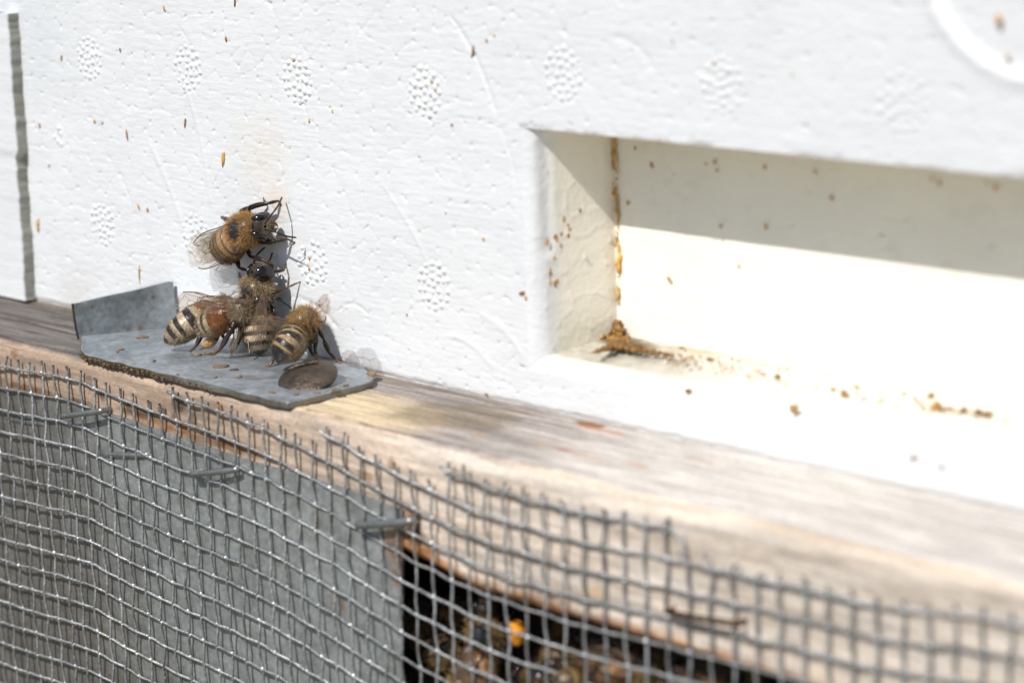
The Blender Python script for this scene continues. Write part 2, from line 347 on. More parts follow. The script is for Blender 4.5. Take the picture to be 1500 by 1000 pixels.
# propolis on the box -------------------------------------------------------
mb = MB(); rr = random.Random(3)
AMB = [(.32, .15, .025), (.42, .22, .04), (.20, .08, .02), (.40, .27, .10)]
def side_plane(px, py):                    # on the slanted reveal
    q = ray(px, py); n = np.array([12.2-2.1, -2.6, 0]); p0 = np.array([48.7, 2.2, 0]); n = np.array([10., -2.6, 0])
    return CAM+q*((p0-CAM).dot(n)/q.dot(n))
def speck(p, sx, sz, col, ang=0, th=.16, n=(0, -1, 0), k=None, face='y'):
    ca, sa = math.cos(ang), math.sin(ang)
    if face == 'y': ax = [(ca, 0, sa), (0, 1, 0), (-sa, 0, ca)]
    elif face == 'x': ax = [(.25*ca, ca, sa), (1, -.25, 0), (-.25*sa, -sa, ca)]
    else: ax = [(ca, sa, 0), (0, 0, 1), (-sa, ca, 0)]
    sx *= .72; sz *= .8; col = np.array(col)*1.35+np.array((.05, .03, 0)); ico(mb, p, (sx, th, sz), 2, col, 0, ax, .30, rr.randrange(9999))
    for k in range(rr.choice([0, 1, 2, 4])):
        q = np.array(p)+np.array(ax[0])*rr.uniform(-1, 1)*sx*1.3+np.array(ax[2])*rr.uniform(-1, 1)*sz*1.3
        kz = rr.uniform(.15, .6); ico(mb, q, (sx*kz, th*.7, sz*kz), 1, col, 0, ax, .3, rr.randrange(9999))
FLECK = [(327, 233, .45, 1.5, -.15, 1), (186, 198, .22, 1.1, .1, 2), (271, 180, .25, .9, -.2, 2), (138, 178, .4, .5, .5, 3), (203, 303, .3, .8, .5, 1), (216, 307, .35, .45, 0, 3),
         (204, 402, .25, 1.5, -.1, 3), (55, 330, .55, 1.3, 0, 3), (58, 184, .3, .4, 0, 2), (176, 73, .22, .4, 0, 2), (453, 178, .18, .35, 0, 1), (693, 74, .25, .8, -.2, 2), (713, 60, .2, .3, 0, 2), (724, 52, .2, .25, 0, 1),
         (708, 350, .25, .25, 0, 1), (430, 88, .22, .45, 0, 1), (453, 379, .22, .28, 0, 1), (453, 394, .28, .3, 0, 1), (596, 461, .15, .25, 0, 1), (467, 446, .2, .2, 0, 1), (632, 120, .3, .25, 0, 3), (638, 133, .2, .3, 0, 1),
         (662, 183, .25, .15, 0, 2), (764, 430, .6, .3, .1, 2), (770, 436, .3, .3, 0, 1), (966, 208, .22, .22, 0, 2), (1045, 93, .3, .3, 0, 3), (1462, 30, .5, .8, 0, 1), (1475, 85, .3, .6, 0, 3),
         (653, 312, .12, .15, 0, 2), (487, 163, .12, .4, .2, 3), (614, 230, .12, .12, 0, 2), (712, 577, .3, .2, 0, 2), (90, 85, .2, .5, 0, 2), (331, 58, .18, .6, .2, 2), (344, 4, .2, .8, -.1, 2), (240, 12, .2, .7, .3, 3), (150, 180, .3, .25, 0, 3), (72, 243, .15, .3, 0, 2), (1160, 110, .2, .2, 0, 3), (985, 60, .2, .2, 0, 3)]
for px, py, sx, sz, an, ci in FLECK:
    p = P(px, py, y=-.05); speck(p, sx, sz, AMB[ci], an, .14)
for py in list(range(203, 236, 3))+[248, 252, 284, 290, 302, 325, 340, 358, 366, 405, 430]+[236, 243, 262, 270, 278, 296, 308, 314, 350, 378, 386, 392]:     # runs down the inner corner
    p = P(899+rr.uniform(-3, 3)+(py-200)*.03, py, y=11.7); speck(p, rr.uniform(.12, .5), rr.choice([.25, .4, .6, 1.0])*rr.uniform(.7, 1.4), np.array(AMB[rr.choice([0, 1, 3])])*rr.uniform(.8, 1.5), rr.uniform(-.15, .15), .14)
for px, py in [(832, 200), (834, 207), (842, 196), (930, 217), (954, 242), (1034, 240), (1050, 250), (1046, 238), (1120, 245), (1194, 252), (1218, 290), (1365, 262), (1376, 268), (1445, 268), (1458, 275), (982, 412), (979, 408), (1082, 390), (1122, 332), (920, 297), (1055, 331), (940, 500), (1010, 545)]:
    p = P(px, py, y=11.8); speck(p, rr.uniform(.18, .38), rr.uniform(.2, .5), AMB[rr.choice([0, 1, 3])], 0, .12)
for px, py in [(826, 322), (832, 330), (822, 343), (816, 350), (813, 347), (822, 360), (812, 378), (833, 345), (834, 336), (806, 413), (813, 416), (816, 411), (806, 400), (850, 308), (802, 355)]:
    p = side_plane(px, py); speck(p, rr.uniform(.15, .35), rr.uniform(.3, .7), AMB[rr.choice([0, 1, 2])], rr.uniform(-.4, .4), .1, face='x')
for k in range(380):                       # the crumbly mound in the corner
    u = rr.random(); px = 903+rr.gauss(0, 1)*(3+5.5*u); py = 470+u*46
    p = P(px, py, y=11.6-2.2*rr.random()*u); p[2] = max(p[2], 8.4); ico(mb, p, [rr.uniform(.2, .6)*(.5+.6*u) for _ in range(3)], 1, np.array(rr.choice([(.30, .15, .03), (.24, .10, .02), (.36, .20, .05)]))*rr.uniform(.5, 1.2), 0, None, .3, k)
for k in range(330):
    u = rr.random()**1.3; a_ = rr.random(); px, py = (903+u*84, 504+u*17) if a_ < .8 else (903-u*34, 504+u*13)
    p = P(px+rr.uniform(-3, 3), py+rr.uniform(-5, 4)*(1.2-u), z=8.75); ico(mb, p, [rr.uniform(.15, .5)*(1.15-.75*u) for _ in range(3)], 1, np.array(rr.choice([(.30, .15, .03), (.22, .09, .02), (.34, .19, .05)]))*rr.uniform(.5, 1.2), 0, None, .3, k)
for k in range(330):
    u = rr.random()**1.4; px = 975+u*525; py = 522+u*95+rr.gauss(0, 4+5*rr.random())+abs(rr.gauss(0, 9))*(rr.random() < .4)
    p = P(px, py, z=8.5)
    if p[1] < 3 or p[1] > 12: continue
    r_ = rr.uniform(.05, .22)*(1.6 if rr.random() < .12 else 1); ico(mb, p, (r_*1.3, r_, r_*.7), 1, AMB[rr.randrange(4)], 0, None, .3, k)
for px, py, r_ in [(1236, 575, .7), (1370, 594, 1.1), (1382, 598, .7), (1411, 602, .5), (1432, 604, .7), (1445, 607, .6), (1340, 670, .4), (1380, 684, .3), (1165, 597, .7), (1008, 570, .5), (1142, 551, .5), (1040, 527, .6)]:
    p = P(px, py, z=8.3) if P(px, py, z=8.3)[1] > 3 else P(px, py, y=0)
    for k in range(5): ico(mb, p+np.array([rr.gauss(0, .4) for _ in range(3)])*r_, r_*rr.uniform(.35, .6), 1, AMB[rr.randrange(4)], 0, None, .3, k)
o = put(mb.build('propolis_crumbs', M_prop), box); o['kind'] = 'stuff'; o['label'] = 'amber propolis specks and crumbs stuck to the white foam'

# ------------------------------------------------------------------ left block
mb = MB(); zz = np.arange(.4, 48.3, .4)
ex = np.interp(zz, [0, 10, 24, 26, 34, 48], [-70.9, -70.4, -70.3, -69.6, -69.7, -69.3])+.5*(fbm(zz*.5, zz*0, 120)-.5)+.25*(vn(zz*1.6, zz*0, 121)-.5)
prof = np.array([(-40, 0), (-.25, 0), (-.05, .08), (0, .3), (.0, 1.1), (.1, 1.8)])
V = np.zeros((len(prof), len(zz), 3)); V[..., 2] = zz
for i, (a_, b_) in enumerate(prof): V[i, :, 0] = ex+a_+(.3*(fbm(zz*.7, zz*0+i, 122)-.5) if i > 3 else 0); V[i, :, 1] = -2.1+b_*1.2
C_ = np.ones(V.shape)*WHITE*.96; C_[3:] = np.array((.40, .39, .33))*(.55+.9*fbm(zz*1.3, zz*0, 123))[None, :, None]  # side face greyed: shade and grime put into its colour
mb.grid(V, C_)
V2 = np.zeros((len(prof), 2, 3)); V2[:, 0] = V[:, -1]; V2[:, 1] = V[:, -1]; V2[:, 1, 1] = .3; mb.grid(V2, np.ones(V2.shape)*WHITE*.9)
boxmesh(mb, -110, -72, -1.6, -.3, .45, 48.0, WHITE)
tag(mb.build('foam_block', M_foam, loc=(-90, -1, .4)), 'white foam block with a grubby grey edge at the far left of the beehive wall', 'foam block')

# ------------------------------------------------------------------ wooden ledge
mb = MB(); WY = -21.0
prof = [(13.0, -.02), (6, -.02), (0, -.02), (-6, -.02), (-12, -.02), (-19.1, -.02)]+[(-19.1-1.9*math.sin(t_), -1.92+1.9*math.cos(t_)) for t_ in np.linspace(.2, 1.571, 8)]+[(WY, -6), (WY, -11), (WY, -16.6), (WY+.7, -17.7), (WY+2, -18.0), (-10, -18), (-2, -18)]
prof = np.array(prof); d = np.r_[0, np.cumsum(np.hypot(*np.diff(prof, axis=0).T))]
dd = np.unique(np.r_[np.arange(0, d[2], 3), np.arange(d[2], d[-5], .33), np.arange(d[-5], d[-3], .2), np.arange(d[-3], d[-1], 2), d[-1]])
py_ = np.interp(dd, d, prof[:, 0]); pz_ = np.interp(dd, d, prof[:, 1]); tx = np.gradient(py_); tz = np.gradient(pz_); l = np.hypot(tx, tz); ny, nz = -tz/l*-1, tx/l*-1
ny, nz = tz/l, -tx/l
xw = np.r_[np.arange(-110, -60, 2), np.arange(-60, 150, .4)]
Xw, Dw = np.meshgrid(xw, dd, indexing='ij'); Yw = np.broadcast_to(py_, Xw.shape); Zw = np.broadcast_to(pz_, Xw.shape)
top = sstep(-2.2, -.3, Zw)
h = .35*(fbm(Xw*.05, Dw*.35, 131)-.5)+.22*(fbm(Xw*.10, Dw*1.3, 132, 5)-.5)*(.4+.6*top)+.08*(fbm(Xw*1.5, Dw*1.5, 134)-.5)
h += .3*top*(-sstep(.60, .75, fbm(Xw*.06+.2*Dw, Dw*1.1, 135)))*(Xw < -20)
low = sstep(-15.5, -17.5, Zw)*(Yw < -18)
h += low*(1.0*(fbm(Xw*.15, Dw*0, 136)-.4)+.7*(fbm(Xw*.6, Dw*0, 137)-.5))*.6
lift = low*(sstep(56, 44, Xw)*2.6)*0
Yv = Yw-ny*0+h*-1*0; V = np.stack([Xw, Yw+ny*h, Zw+nz*h], -1)
V[..., 2] += np.where((Yw < -5) & (Zw < -13), sstep(58, 43, Xw)*2.2*sstep(-13, -17, Zw), 0)
# colour
GREY = np.array((.30, .265, .24)); TAN = np.array((.45, .335, .25)); PALE = np.array((.62, .56, .50)); BLOND = np.array((.66, .52, .34)); PINK = np.array((.68, .56, .45)); OR = np.array((.42, .17, .04)); DK = np.array((.05, .035, .025))
def mixc(a, b, m_): return a*(1-m_[..., None])+b*m_[..., None]
n1 = fbm(Xw*.08, Dw*.9, 140, 5); n2 = fbm(Xw*.35, Dw*.5, 141); n3 = fbm(Xw*.03, Dw*.5, 142)
wgr = fbm(Xw*.035, Yw*1.1+Zw*1.1, 143, 4)
topc = mixc(np.ones(V.shape)*GREY*.62, GREY*np.array([1.5, 1.5, 1.52]), sstep(-55, 70, Xw+25*(n1-.5)))
topc = mixc(topc, PALE*np.array([1.16, 1.2, 1.24]), sstep(45, 85, Xw+20*(n2-.5))*.9)
crk = sstep(.66, .74, fbm(Xw*.045, Yw*1.5, 150, 4)); topc = topc*(1-.5*crk[..., None]*sstep(80, 30, Xw)[..., None]); topc = topc*(1-.42*sstep(.5, .72, wgr)[..., None]*(.25+.75*sstep(90, 20, Xw))[..., None])
bl = sstep(1.2, .55, np.sqrt(((Xw-27)/19)**2+((Yw+15)/8.5)**2)+.35*(n2-.5)); topc = mixc(topc, BLOND, bl*.95)
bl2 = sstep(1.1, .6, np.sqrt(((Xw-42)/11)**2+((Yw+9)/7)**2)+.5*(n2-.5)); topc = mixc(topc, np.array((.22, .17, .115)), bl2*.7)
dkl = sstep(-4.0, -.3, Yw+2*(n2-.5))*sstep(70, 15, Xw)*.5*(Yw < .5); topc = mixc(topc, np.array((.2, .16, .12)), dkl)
facec = mixc(np.ones(V.shape)*TAN, PINK, sstep(-5, 55, Xw+15*(n2-.5))); facec = mixc(facec, PALE*1.18, sstep(.4, .65, n1)*.5*sstep(20, 60, Xw)+.3*sstep(40, 80, Xw))
facec = mixc(facec, np.array((.33, .23, .16)), sstep(.55, .8, n3)*.35*(Xw < 40)); facec *= (1-.18*sstep(.5, .7, wgr))[..., None]
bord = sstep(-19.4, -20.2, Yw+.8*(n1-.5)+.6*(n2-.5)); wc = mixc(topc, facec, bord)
jag = np.exp(-((Yw+19.3+.5*(fbm(Xw*.6, Xw*0, 145)-.5))/.28)**2)*(Zw > -1.5)*sstep(.3, .55, fbm(Xw*.5, Xw*0, 146))*(Xw < 70)*.7; wc = mixc(wc, np.array((.12, .07, .05)), jag)
ol = np.exp(-((Yw+19.9)/.5)**2)*sstep(50, 75, Xw)*(Zw > -2.5)*.55*sstep(.25, .6, n1); wc = mixc(wc, np.array((.62, .42, .22)), ol)
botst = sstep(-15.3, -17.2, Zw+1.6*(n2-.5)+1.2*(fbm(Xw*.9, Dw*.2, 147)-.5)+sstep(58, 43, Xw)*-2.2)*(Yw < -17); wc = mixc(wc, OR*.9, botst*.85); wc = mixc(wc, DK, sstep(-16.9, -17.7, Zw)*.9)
def wst(px, py, rx, rd, col, k, onface=True, sd=0):
    global wc
    p = P(px, py, y=WY) if onface else P(px, py, z=0)
    q = np.hypot((Xw-p[0])/rx, ((Zw-p[2]) if onface else (Yw-p[1]))/rd)+.8*(fbm(Xw*.9+sd, Dw*.9, 148)-.5)
    on = (Yw < -20) if onface else (Zw > -2)
    wc = mixc(wc, np.array(col), sstep(1.2, .7, q+(.9*(fbm(Xw*.55+sd, Dw*2.2, 149)-.4) if rx > 5 else 0))*k*on)
for a_ in [(262, 590, 1.6, 1.3, DK*1.6, .8), (215, 610, 9, 1.0, OR*.55, .45), (150, 578, .9, 1, DK*2, .8), (188, 592, .8, .7, DK*2, .8), (238, 603, 1.1, .8, DK*2, .8), (256, 612, .8, .8, OR*.5, .8), (283, 616, 1, .9, DK*3, .7), (303, 632, .9, .6, DK*2, .7), (272, 628, 1.2, .6, OR*.5, .8), (325, 645, 1, .6, DK*3, .7), (200, 603, 4, .8, DK*2, .6), (290, 640, 9, .9, OR*.6, .45), (60, 575, 11, .9, OR*.4, .7), (110, 590, 6, .9, DK*2, .6), (320, 597, 1.2, .7, OR, .7), (20, 517, 1.2, .8, OR*.7, .5), (340, 655, 6, .7, OR*.6, .6), (230, 622, 8, .6, (.4, .16, .05), .3), (535, 697, 1.5, .8, OR*.8, .5), (130, 560, 1, 1.4, DK*2, .5), (575, 680, .9, 1, OR*.7, .6), (607, 780, 1.6, 3.6, DK*1.2, .95), (618, 810, 2.6, 2.6, OR*.7, .6), (875, 865, 1.5, .9, (.6, .38, .15), .5), (590, 770, 3, 3, OR*.7, .5)]: wst(*a_)
for a_ in [(865, 622, 3.0, .9, OR*.55, .9), (880, 630, 4.0, .8, (.45, .2, .08), .7), (820, 657, 2.6, .6, (.38, .15, .07), .75), (860, 668, 3, .5, (.5, .3, .15), .5), (932, 680, 2.4, .5, (.45, .22, .1), .6), (1028, 676, 2.6, .5, (.45, .26, .14), .45), (1312, 833, 1.5, .9, OR, .85), (925, 735, 4, .7, (.6, .36, .12), .7), (700, 640, 1, 1.2, (.5, .33, .12), .6), (790, 650, 1.2, .7, (.5, .3, .1), .5), (1240, 718, 2, .5, (.5, .35, .22), .5), (30, 470, 6, .8, DK*1.5, .75), (47, 487, 2.4, .5, DK*2, .7), (97, 478, 2.2, .5, DK*2, .7), (5, 492, 3, .5, DK, .6), (760, 603, 5, .5, (.2, .13, .08), .6), (1020, 770, 5, .8, (.62, .44, .25), .6), (1070, 785, 7, .7, (.62, .46, .28), .5)]: wst(*a_, onface=False)
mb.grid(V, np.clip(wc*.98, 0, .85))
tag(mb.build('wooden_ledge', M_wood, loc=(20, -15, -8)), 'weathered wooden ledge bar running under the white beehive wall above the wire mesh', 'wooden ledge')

# ------------------------------------------------------------------ cavity behind the mesh
mb = MB()
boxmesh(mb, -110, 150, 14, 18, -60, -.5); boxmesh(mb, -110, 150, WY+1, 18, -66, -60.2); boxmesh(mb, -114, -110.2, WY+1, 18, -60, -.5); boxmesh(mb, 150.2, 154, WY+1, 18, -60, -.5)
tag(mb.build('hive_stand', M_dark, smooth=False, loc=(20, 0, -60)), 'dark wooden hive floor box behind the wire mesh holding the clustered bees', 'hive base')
gm = MB(); gm.add([(-4000, -4000, -260), (4000, -4000, -260), (4000, 4000, -260), (-4000, 4000, -260)], [(0, 1, 2, 3)]); o = gm.build('ground', M_bounce, smooth=False); o['kind'] = 'structure'  # unseen plane added for bounce light and something for the metal to reflect

# ------------------------------------------------------------------ galvanised sheet behind the mesh
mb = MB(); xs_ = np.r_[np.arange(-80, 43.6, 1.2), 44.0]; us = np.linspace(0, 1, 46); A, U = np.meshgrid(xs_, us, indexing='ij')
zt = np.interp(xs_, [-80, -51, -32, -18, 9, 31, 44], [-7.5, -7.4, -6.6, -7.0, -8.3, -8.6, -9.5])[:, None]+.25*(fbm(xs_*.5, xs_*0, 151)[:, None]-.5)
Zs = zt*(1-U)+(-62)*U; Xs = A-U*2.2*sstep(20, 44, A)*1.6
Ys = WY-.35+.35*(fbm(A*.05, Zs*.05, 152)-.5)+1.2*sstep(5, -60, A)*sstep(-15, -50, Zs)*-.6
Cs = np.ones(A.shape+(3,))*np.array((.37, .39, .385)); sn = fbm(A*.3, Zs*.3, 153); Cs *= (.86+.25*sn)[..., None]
Cs = mixc(Cs, np.array((.16, .125, .10)), sstep(-2, -45, A+18*(sn-.5)+(-20-Zs)*-.5)*.65)  # lower left darkened: dim reflection painted into the sheet
for px, py, r_ in [(625, 760, 4), (590, 800, 3.5), (595, 850, 2), (548, 690, 1), (465, 757, .8), (510, 890, 1), (495, 880, .7), (392, 723, .6)]:
    p = P(px, py, y=WY); q = np.hypot(A-p[0], Zs-p[2])/r_+.7*(fbm(A*.7, Zs*.7, 154)-.5); Cs = mixc(Cs, np.array((.36, .16, .06)), sstep(1.1, .5, q)*.7)
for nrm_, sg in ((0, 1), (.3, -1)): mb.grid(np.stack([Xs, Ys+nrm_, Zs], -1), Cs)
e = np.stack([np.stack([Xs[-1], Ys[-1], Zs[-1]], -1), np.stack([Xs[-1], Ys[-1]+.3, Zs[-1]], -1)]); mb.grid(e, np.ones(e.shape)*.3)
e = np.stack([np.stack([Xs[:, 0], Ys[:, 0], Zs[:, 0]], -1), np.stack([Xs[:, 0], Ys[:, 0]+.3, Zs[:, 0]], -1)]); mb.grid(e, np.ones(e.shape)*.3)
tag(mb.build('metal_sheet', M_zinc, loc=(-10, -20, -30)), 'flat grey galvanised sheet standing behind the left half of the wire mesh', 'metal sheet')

# ------------------------------------------------------------------ wire mesh
PX, PZ = 3.33, 3.55
def wz(x): return np.interp(x, [-80, -46, -33, -27, -17.6, -5, 3, 10, 17, 24, 30, 36, 40, 46, 53, 57, 63, 76, 90, 97, 110, 120, 126, 133, 150], [-4.6, -3.6, -2.9, -2.8, -3.9, -5.0, -5.4, -5.9, -6.6, -7.8, -8.8, -10.1, -10.9, -12.1, -13.1, -13.6, -14.0, -14.2, -13.5, -13.2, -12.8, -12.6, -11.9, -10.9, -10.2])
def wy(x, z):
    b_ = -21.75-.15*np.sin(x*.12+1)+.25*sstep(70, 85, x)
    b_ = b_-1.3*sstep(10, -50, x)*sstep(-3, -30, z)-.3*np.exp(-((x-60)/15)**2)*sstep(-3, -16, z)-1.0*sstep(-14, -30, z)*sstep(-10, 40, x)
    return b_
rg = random.Random(21); ncol = 70; nrow = 18; jit = {}
cx = [-70+PX*i for i in range(ncol)]
# photographed columns sit at 8, 25, 42 ... px: phase
ph = -46.4 % PX; cx = [c_-(c_ % PX)+ph for c_ in cx]
def node(i, j):
    if (i, j) not in jit: jit[(i, j)] = (rg.uniform(-.16, .16)+.08*math.sin(j*2.1+i), rg.uniform(-.10, .10), rg.uniform(-.1, .1))
    a_, b_, c_ = jit[(i, j)]; x = cx[i]+a_*(.9 if j > -4 else .3); z = -PZ*j+wz(x)+b_
    y = wy(x, z)+c_; return np.array([x+1.02*(-22-y), y, z+.5*(-22-y)])
def toprow(x): return 0 if x < -5.5 else (-1 if x < 28 else (-2 if x < 50.5 else (-3 if x < 92 else -2)))
mb = MB(); WR = .195
def wcol(n_): return np.array((.44, .45, .45))*rg.uniform(.7, 1.15)
for i in range(ncol):
    jt = toprow(cx[i]); pts = []; n0 = node(i, jt); n1_ = node(i, jt+1)
    st = rg.uniform(.30, .52)*(.8 if cx[i] > 60 else 1.05); lean = rg.uniform(-.25, .25)
    if 93 < cx[i] < 106: lean += (-1.2 if cx[i] < 100 else .8)
    pts.append(n0+(n0-n1_)*st+np.array([lean, rg.uniform(-.3, .3), 0]))
    for j in range(jt, nrow):
        s_ = 1 if (i+j) % 2 else -1; n_ = node(i, j)+np.array([0, s_*.13, 0]); pts.append(n_)
        m_ = (node(i, j)+node(i, min(j+1, nrow-1)))/2+np.array([rg.uniform(-.10, .10)+.10*s_, 0, 0])
        if j < nrow-1: pts.append(m_)
    q = smooth_path(pts, len(pts)*3); tube(mb, q, WR*(.92+.16*np.random.default_rng(i).random(len(q))), 7, wcol(0))
for j in range(-3, nrow):
    run = []
    def flush():
        if len(run) > 2:
            q = smooth_path(run, len(run)*4); tube(mb, q, WR*(.95+.16*np.random.default_rng(j+50).random(len(q))), 7, wcol(0), up=(0, 1, 0))
    for i in range(ncol):
        if toprow(cx[i]) <= j:
            s_ = -1 if (i+j) % 2 else 1
            if not run and i > 0: n_ = node(i, j); run.append(n_+np.array([-1.4, 0, .5]))
            run.append(node(i, j)+np.array([0, s_*.13, 0]))
        else:
            if run and j == -3: run.append(run[-1]+np.array([2.4, 0, -1.0])); run.append(run[-1]+np.array([.7, 0, -2.6]))
            flush(); run = []
    flush()
for i in range(ncol):
    for j in range(toprow(cx[i]), nrow):
        n_ = node(i, j); ico(mb, n_, (.34, .33, .35*rg.uniform(.7, 1.2)), 1, np.array((.85, .88, .9))*rg.uniform(.6, 1.1), 0, None, .22, i*31+j)
tag(mb.build('wire_mesh', M_wire, loc=(20, -22, -20)), 'galvanised square wire mesh with cut ends stapled over the front of the hive base', 'wire mesh')

# ------------------------------------------------------------------ staples
def staple(a_, b_, label, col=(.36, .37, .37), r=.5, legs=3.0, name='staple'):
    r = r*.85
    a_ = np.array(a_); b_ = np.array(b_); mb = MB(); m_ = (a_+b_)/2; ax = nrm(b_-a_); n_ = np.array([0, 1, 0.])
    pts = [a_+n_*legs, a_+n_*.6, a_+ax*.35+n_*.08, m_+n_*.02-np.array([0, .12, 0]), b_-ax*.35+n_*.08, b_+n_*.6, b_+n_*legs]
    q = smooth_path(pts, 40); c_ = np.array(col)*(.8+.35*fbm(np.arange(40)*.4, np.zeros(40), 160))[:, None]
    tube(mb, q, r*(.85+.3*fbm(np.arange(40)*.3+a_[0], np.zeros(40), 161)), 8, c_, flat=.5, up=(0, 1, 0))
    tag(mb.build(name, M_staple, loc=m_), label, 'staple', 'staples holding the wire mesh')
yb = lambda px, py, y: P(px, py, y=y)
staple(yb(90, 610, -23.2), yb(147, 602, -23.0), 'bright grey staple lying over the mesh just below the bent corner of the metal plate')
staple(yb(8, 613, -21.3), yb(66, 622, -21.3), 'dull staple behind the mesh at the left edge of the picture', legs=1.5)
staple(yb(150, 665, -21.6), yb(214, 667, -21.6), 'staple pressed flat on the sheet behind the wires, second from the screw side', legs=2)
staple(yb(278, 695, -23.0), yb(345, 688, -22.6), 'staple over the mesh below the round screw head, slanting up to the right')
staple(yb(522, 770, -23.0), yb(600, 764, -22.5), 'long staple at the right edge of the grey metal sheet beside the dark opening', r=.65)
staple(yb(975, 896, -22.6), yb(1080, 914, -22.6), 'rusty brown staple on the pale wood right of the opening', col=(.13, .07, .035), r=.45, legs=2)

# ------------------------------------------------------------------ metal plate with upturned flange
mb = MB(); PT = 1.05
out = [(-30.6, -.6), (-36.2, -14.6)]
out += [tuple(p[:2]) for p in smooth_path([P(118, 512, z=PT), P(128, 522, z=PT), P(145, 533, z=PT), P(170, 541, z=PT), P(200, 548, z=PT), P(260, 561, z=PT), P(320, 576, z=PT), P(372, 588, z=PT), P(395, 591, z=PT), P(422, 589, z=PT), P(460, 580, z=PT), P(500, 570, z=PT), P(538, 560, z=PT), P(547, 553, z=PT), P(541, 544, z=PT)], 60)]
out += [(12.9, -.35)]
out = np.array(out); out[:, 1] = np.maximum(out[:, 1], -21.0+.15*np.sin(out[:, 0])); n = len(out); ce = out.mean(0)
rings = []
for k, (f, z_) in enumerate([(0, .12), (0, PT-.18), (.18, PT)]+[(q, PT) for q in np.linspace(.8, 30, 26)]):
    v_ = out-ce; L_ = np.linalg.norm(v_, axis=1, keepdims=True); o2 = ce+v_*np.maximum(0, 1-f/np.maximum(L_, 1)) if k > 2 else ce+v_*(1-f/L_)
    if k > 2: o2 = ce+v_*(1-(f-.2)/30.)
    rings.append(np.c_[o2, np.full(n, z_)])
R_ = np.array(rings); nz_ = fbm(R_[..., 0]*.25, R_[..., 1]*.25, 170); R_[3:, :, 2] += .12*(nz_[3:]-.5)
R_[2:, :, 2] += .35*sstep(-27, -36, R_[2:, :, 0])
C_ = np.ones(R_.shape)*np.array((.36, .395, .42))*(.75+.5*nz_)[..., None]
C_ = mixc(C_, np.array((.20, .225, .245)), sstep(.45, .7, fbm(R_[..., 0]*.6, R_[..., 1]*.6, 171))*.5)
sp = sstep(.70, .76, fbm(R_[..., 0]*1.1, R_[..., 1]*1.1, 172)); C_ = mixc(C_, np.array((.2, .13, .07)), sp*.8)
rimw = sstep(5, -15, R_[:2, :, 0])[..., None]; C_[:2] = (np.array((.10, .075, .04))*rimw+np.array((.20, .18, .15))*(1-rimw))*(.5+1.0*fbm(R_[:2, :, 0]*1.2, R_[:2, :, 1]*1.2, 173))[..., None]
mb.grid(R_, C_, wrap=True)
rim = empty('metal_plate', (-8, -10, 0)); tag(rim, 'grey galvanised metal plate with an upturned flange screwed onto the wooden ledge', 'metal plate')
put(mb.build('plate', M_zinc, loc=(-8, -10, 0)), rim)
mb = MB(); A, U = np.meshgrid(np.linspace(0, 1, 60), np.linspace(0, 1, 30), indexing='ij')
fx = -36.2*(1-A)+-30.6*A; fy = -15.3*(1-A)+-.7*A; ht = np.interp(A, [0, .3, .6, .92, .97, 1], [6.5, 7.1, 7.5, 8.25, 8.3, 8.2])
bend = .8*(1-U)**3
def fl(off): return np.stack([fx+off+bend*.7+.15*(fbm(A*4, U*3, 175)-.5)-.25*U, fy+.9*sstep(.25, 0, U)*0, PT-.1+(ht-PT)*U], -1)
nf = fbm(A*9, U*5, 176); Cf = np.ones(A.shape+(3,))*np.array((.27, .29, .295))*(.6+.8*nf)[..., None]; Cf = mixc(Cf, np.array((.45, .48, .49)), sstep(.6, .95, A+.3*(nf-.5))*.7*sstep(0, .5, U))
for a_, u_ in [(.78, .75), (.18, .8), (.5, .12), (.62, .1), (.13, .22)]:
    q = np.hypot((A-a_)*15, (U-u_)*7)+.6*(fbm(A*30, U*16, 177)-.5); Cf = mixc(Cf, np.array((.2, .11, .05)), sstep(.55, .1, q)*.8)
Fo, Fi = fl(0.), fl(-.7)
mb.grid(Fo, Cf); mb.grid(Fi, Cf)
ed = np.array((.10, .09, .07))
for a_, b_, cc in [(Fo[0], Fi[0], ed*.6), (Fo[-1], Fi[-1], ed*2), (Fo[:, -1], Fi[:, -1], np.array((.42, .45, .46)))]:
    V = np.stack([a_, (a_+b_)/2+.03, b_]); mb.grid(V, np.ones(V.shape)*cc)
put(mb.build('flange', M_zinc, loc=(-33, -8, 1)), rim)
mb = MB(); rr = random.Random(9)           # dirt under the edge
for k in range(420):
    t_ = .5*rr.random()**1.2; i_ = int(2+t_*58); p = out[min(i_, n-1)]; d_ = nrm(p-ce)
    r_ = rr.uniform(.04, .15)*(1.3 if t_ < .35 else .7); ico(mb, (p[0]+d_[0]*rr.uniform(-.35, .25), p[1]+d_[1]*rr.uniform(-.35, .25), rr.uniform(0, .75)), (r_*1.9, r_*1.2, r_*.7), 1, np.array(rr.choice([(.10, .07, .03), (.16, .12, .03), (.06, .04, .03), (.14, .07, .03)]))*rr.uniform(.6, 1.4), 0, None, .3, k)
o = put(mb.build('edge_dirt', M_prop, loc=(-8, -20, 0)), rim); o['kind'] = 'stuff'
mb = MB()
for px, py, a_, b_ in [(324, 536, 1.3, .5), (350, 551, .5, .35), (343, 541, .7, .25), (208, 494, .9, .45), (172, 515, .2, .2), (226, 528, .25, .25), (307, 517, .8, .3), (290, 519, .6, .3), (399, 574, .5, .25), (434, 577, .4, .25), (493, 571, .6, .45), (507, 563, .4, .25), (545, 546, .7, .7), (178, 511, .5, .2), (316, 552, .25, .2), (468, 575, .3, .2), (260, 548, .25, .15)]:
    p = P(px, py, z=PT+.1); ico(mb, p, (a_, b_*2, .12), 2, np.array((.24, .15, .07))*rr.uniform(.5, 1.2), 0, [nrm((1, 1, 0)), nrm((-1, 1, 0)), (0, 0, 1)], .25, int(px))
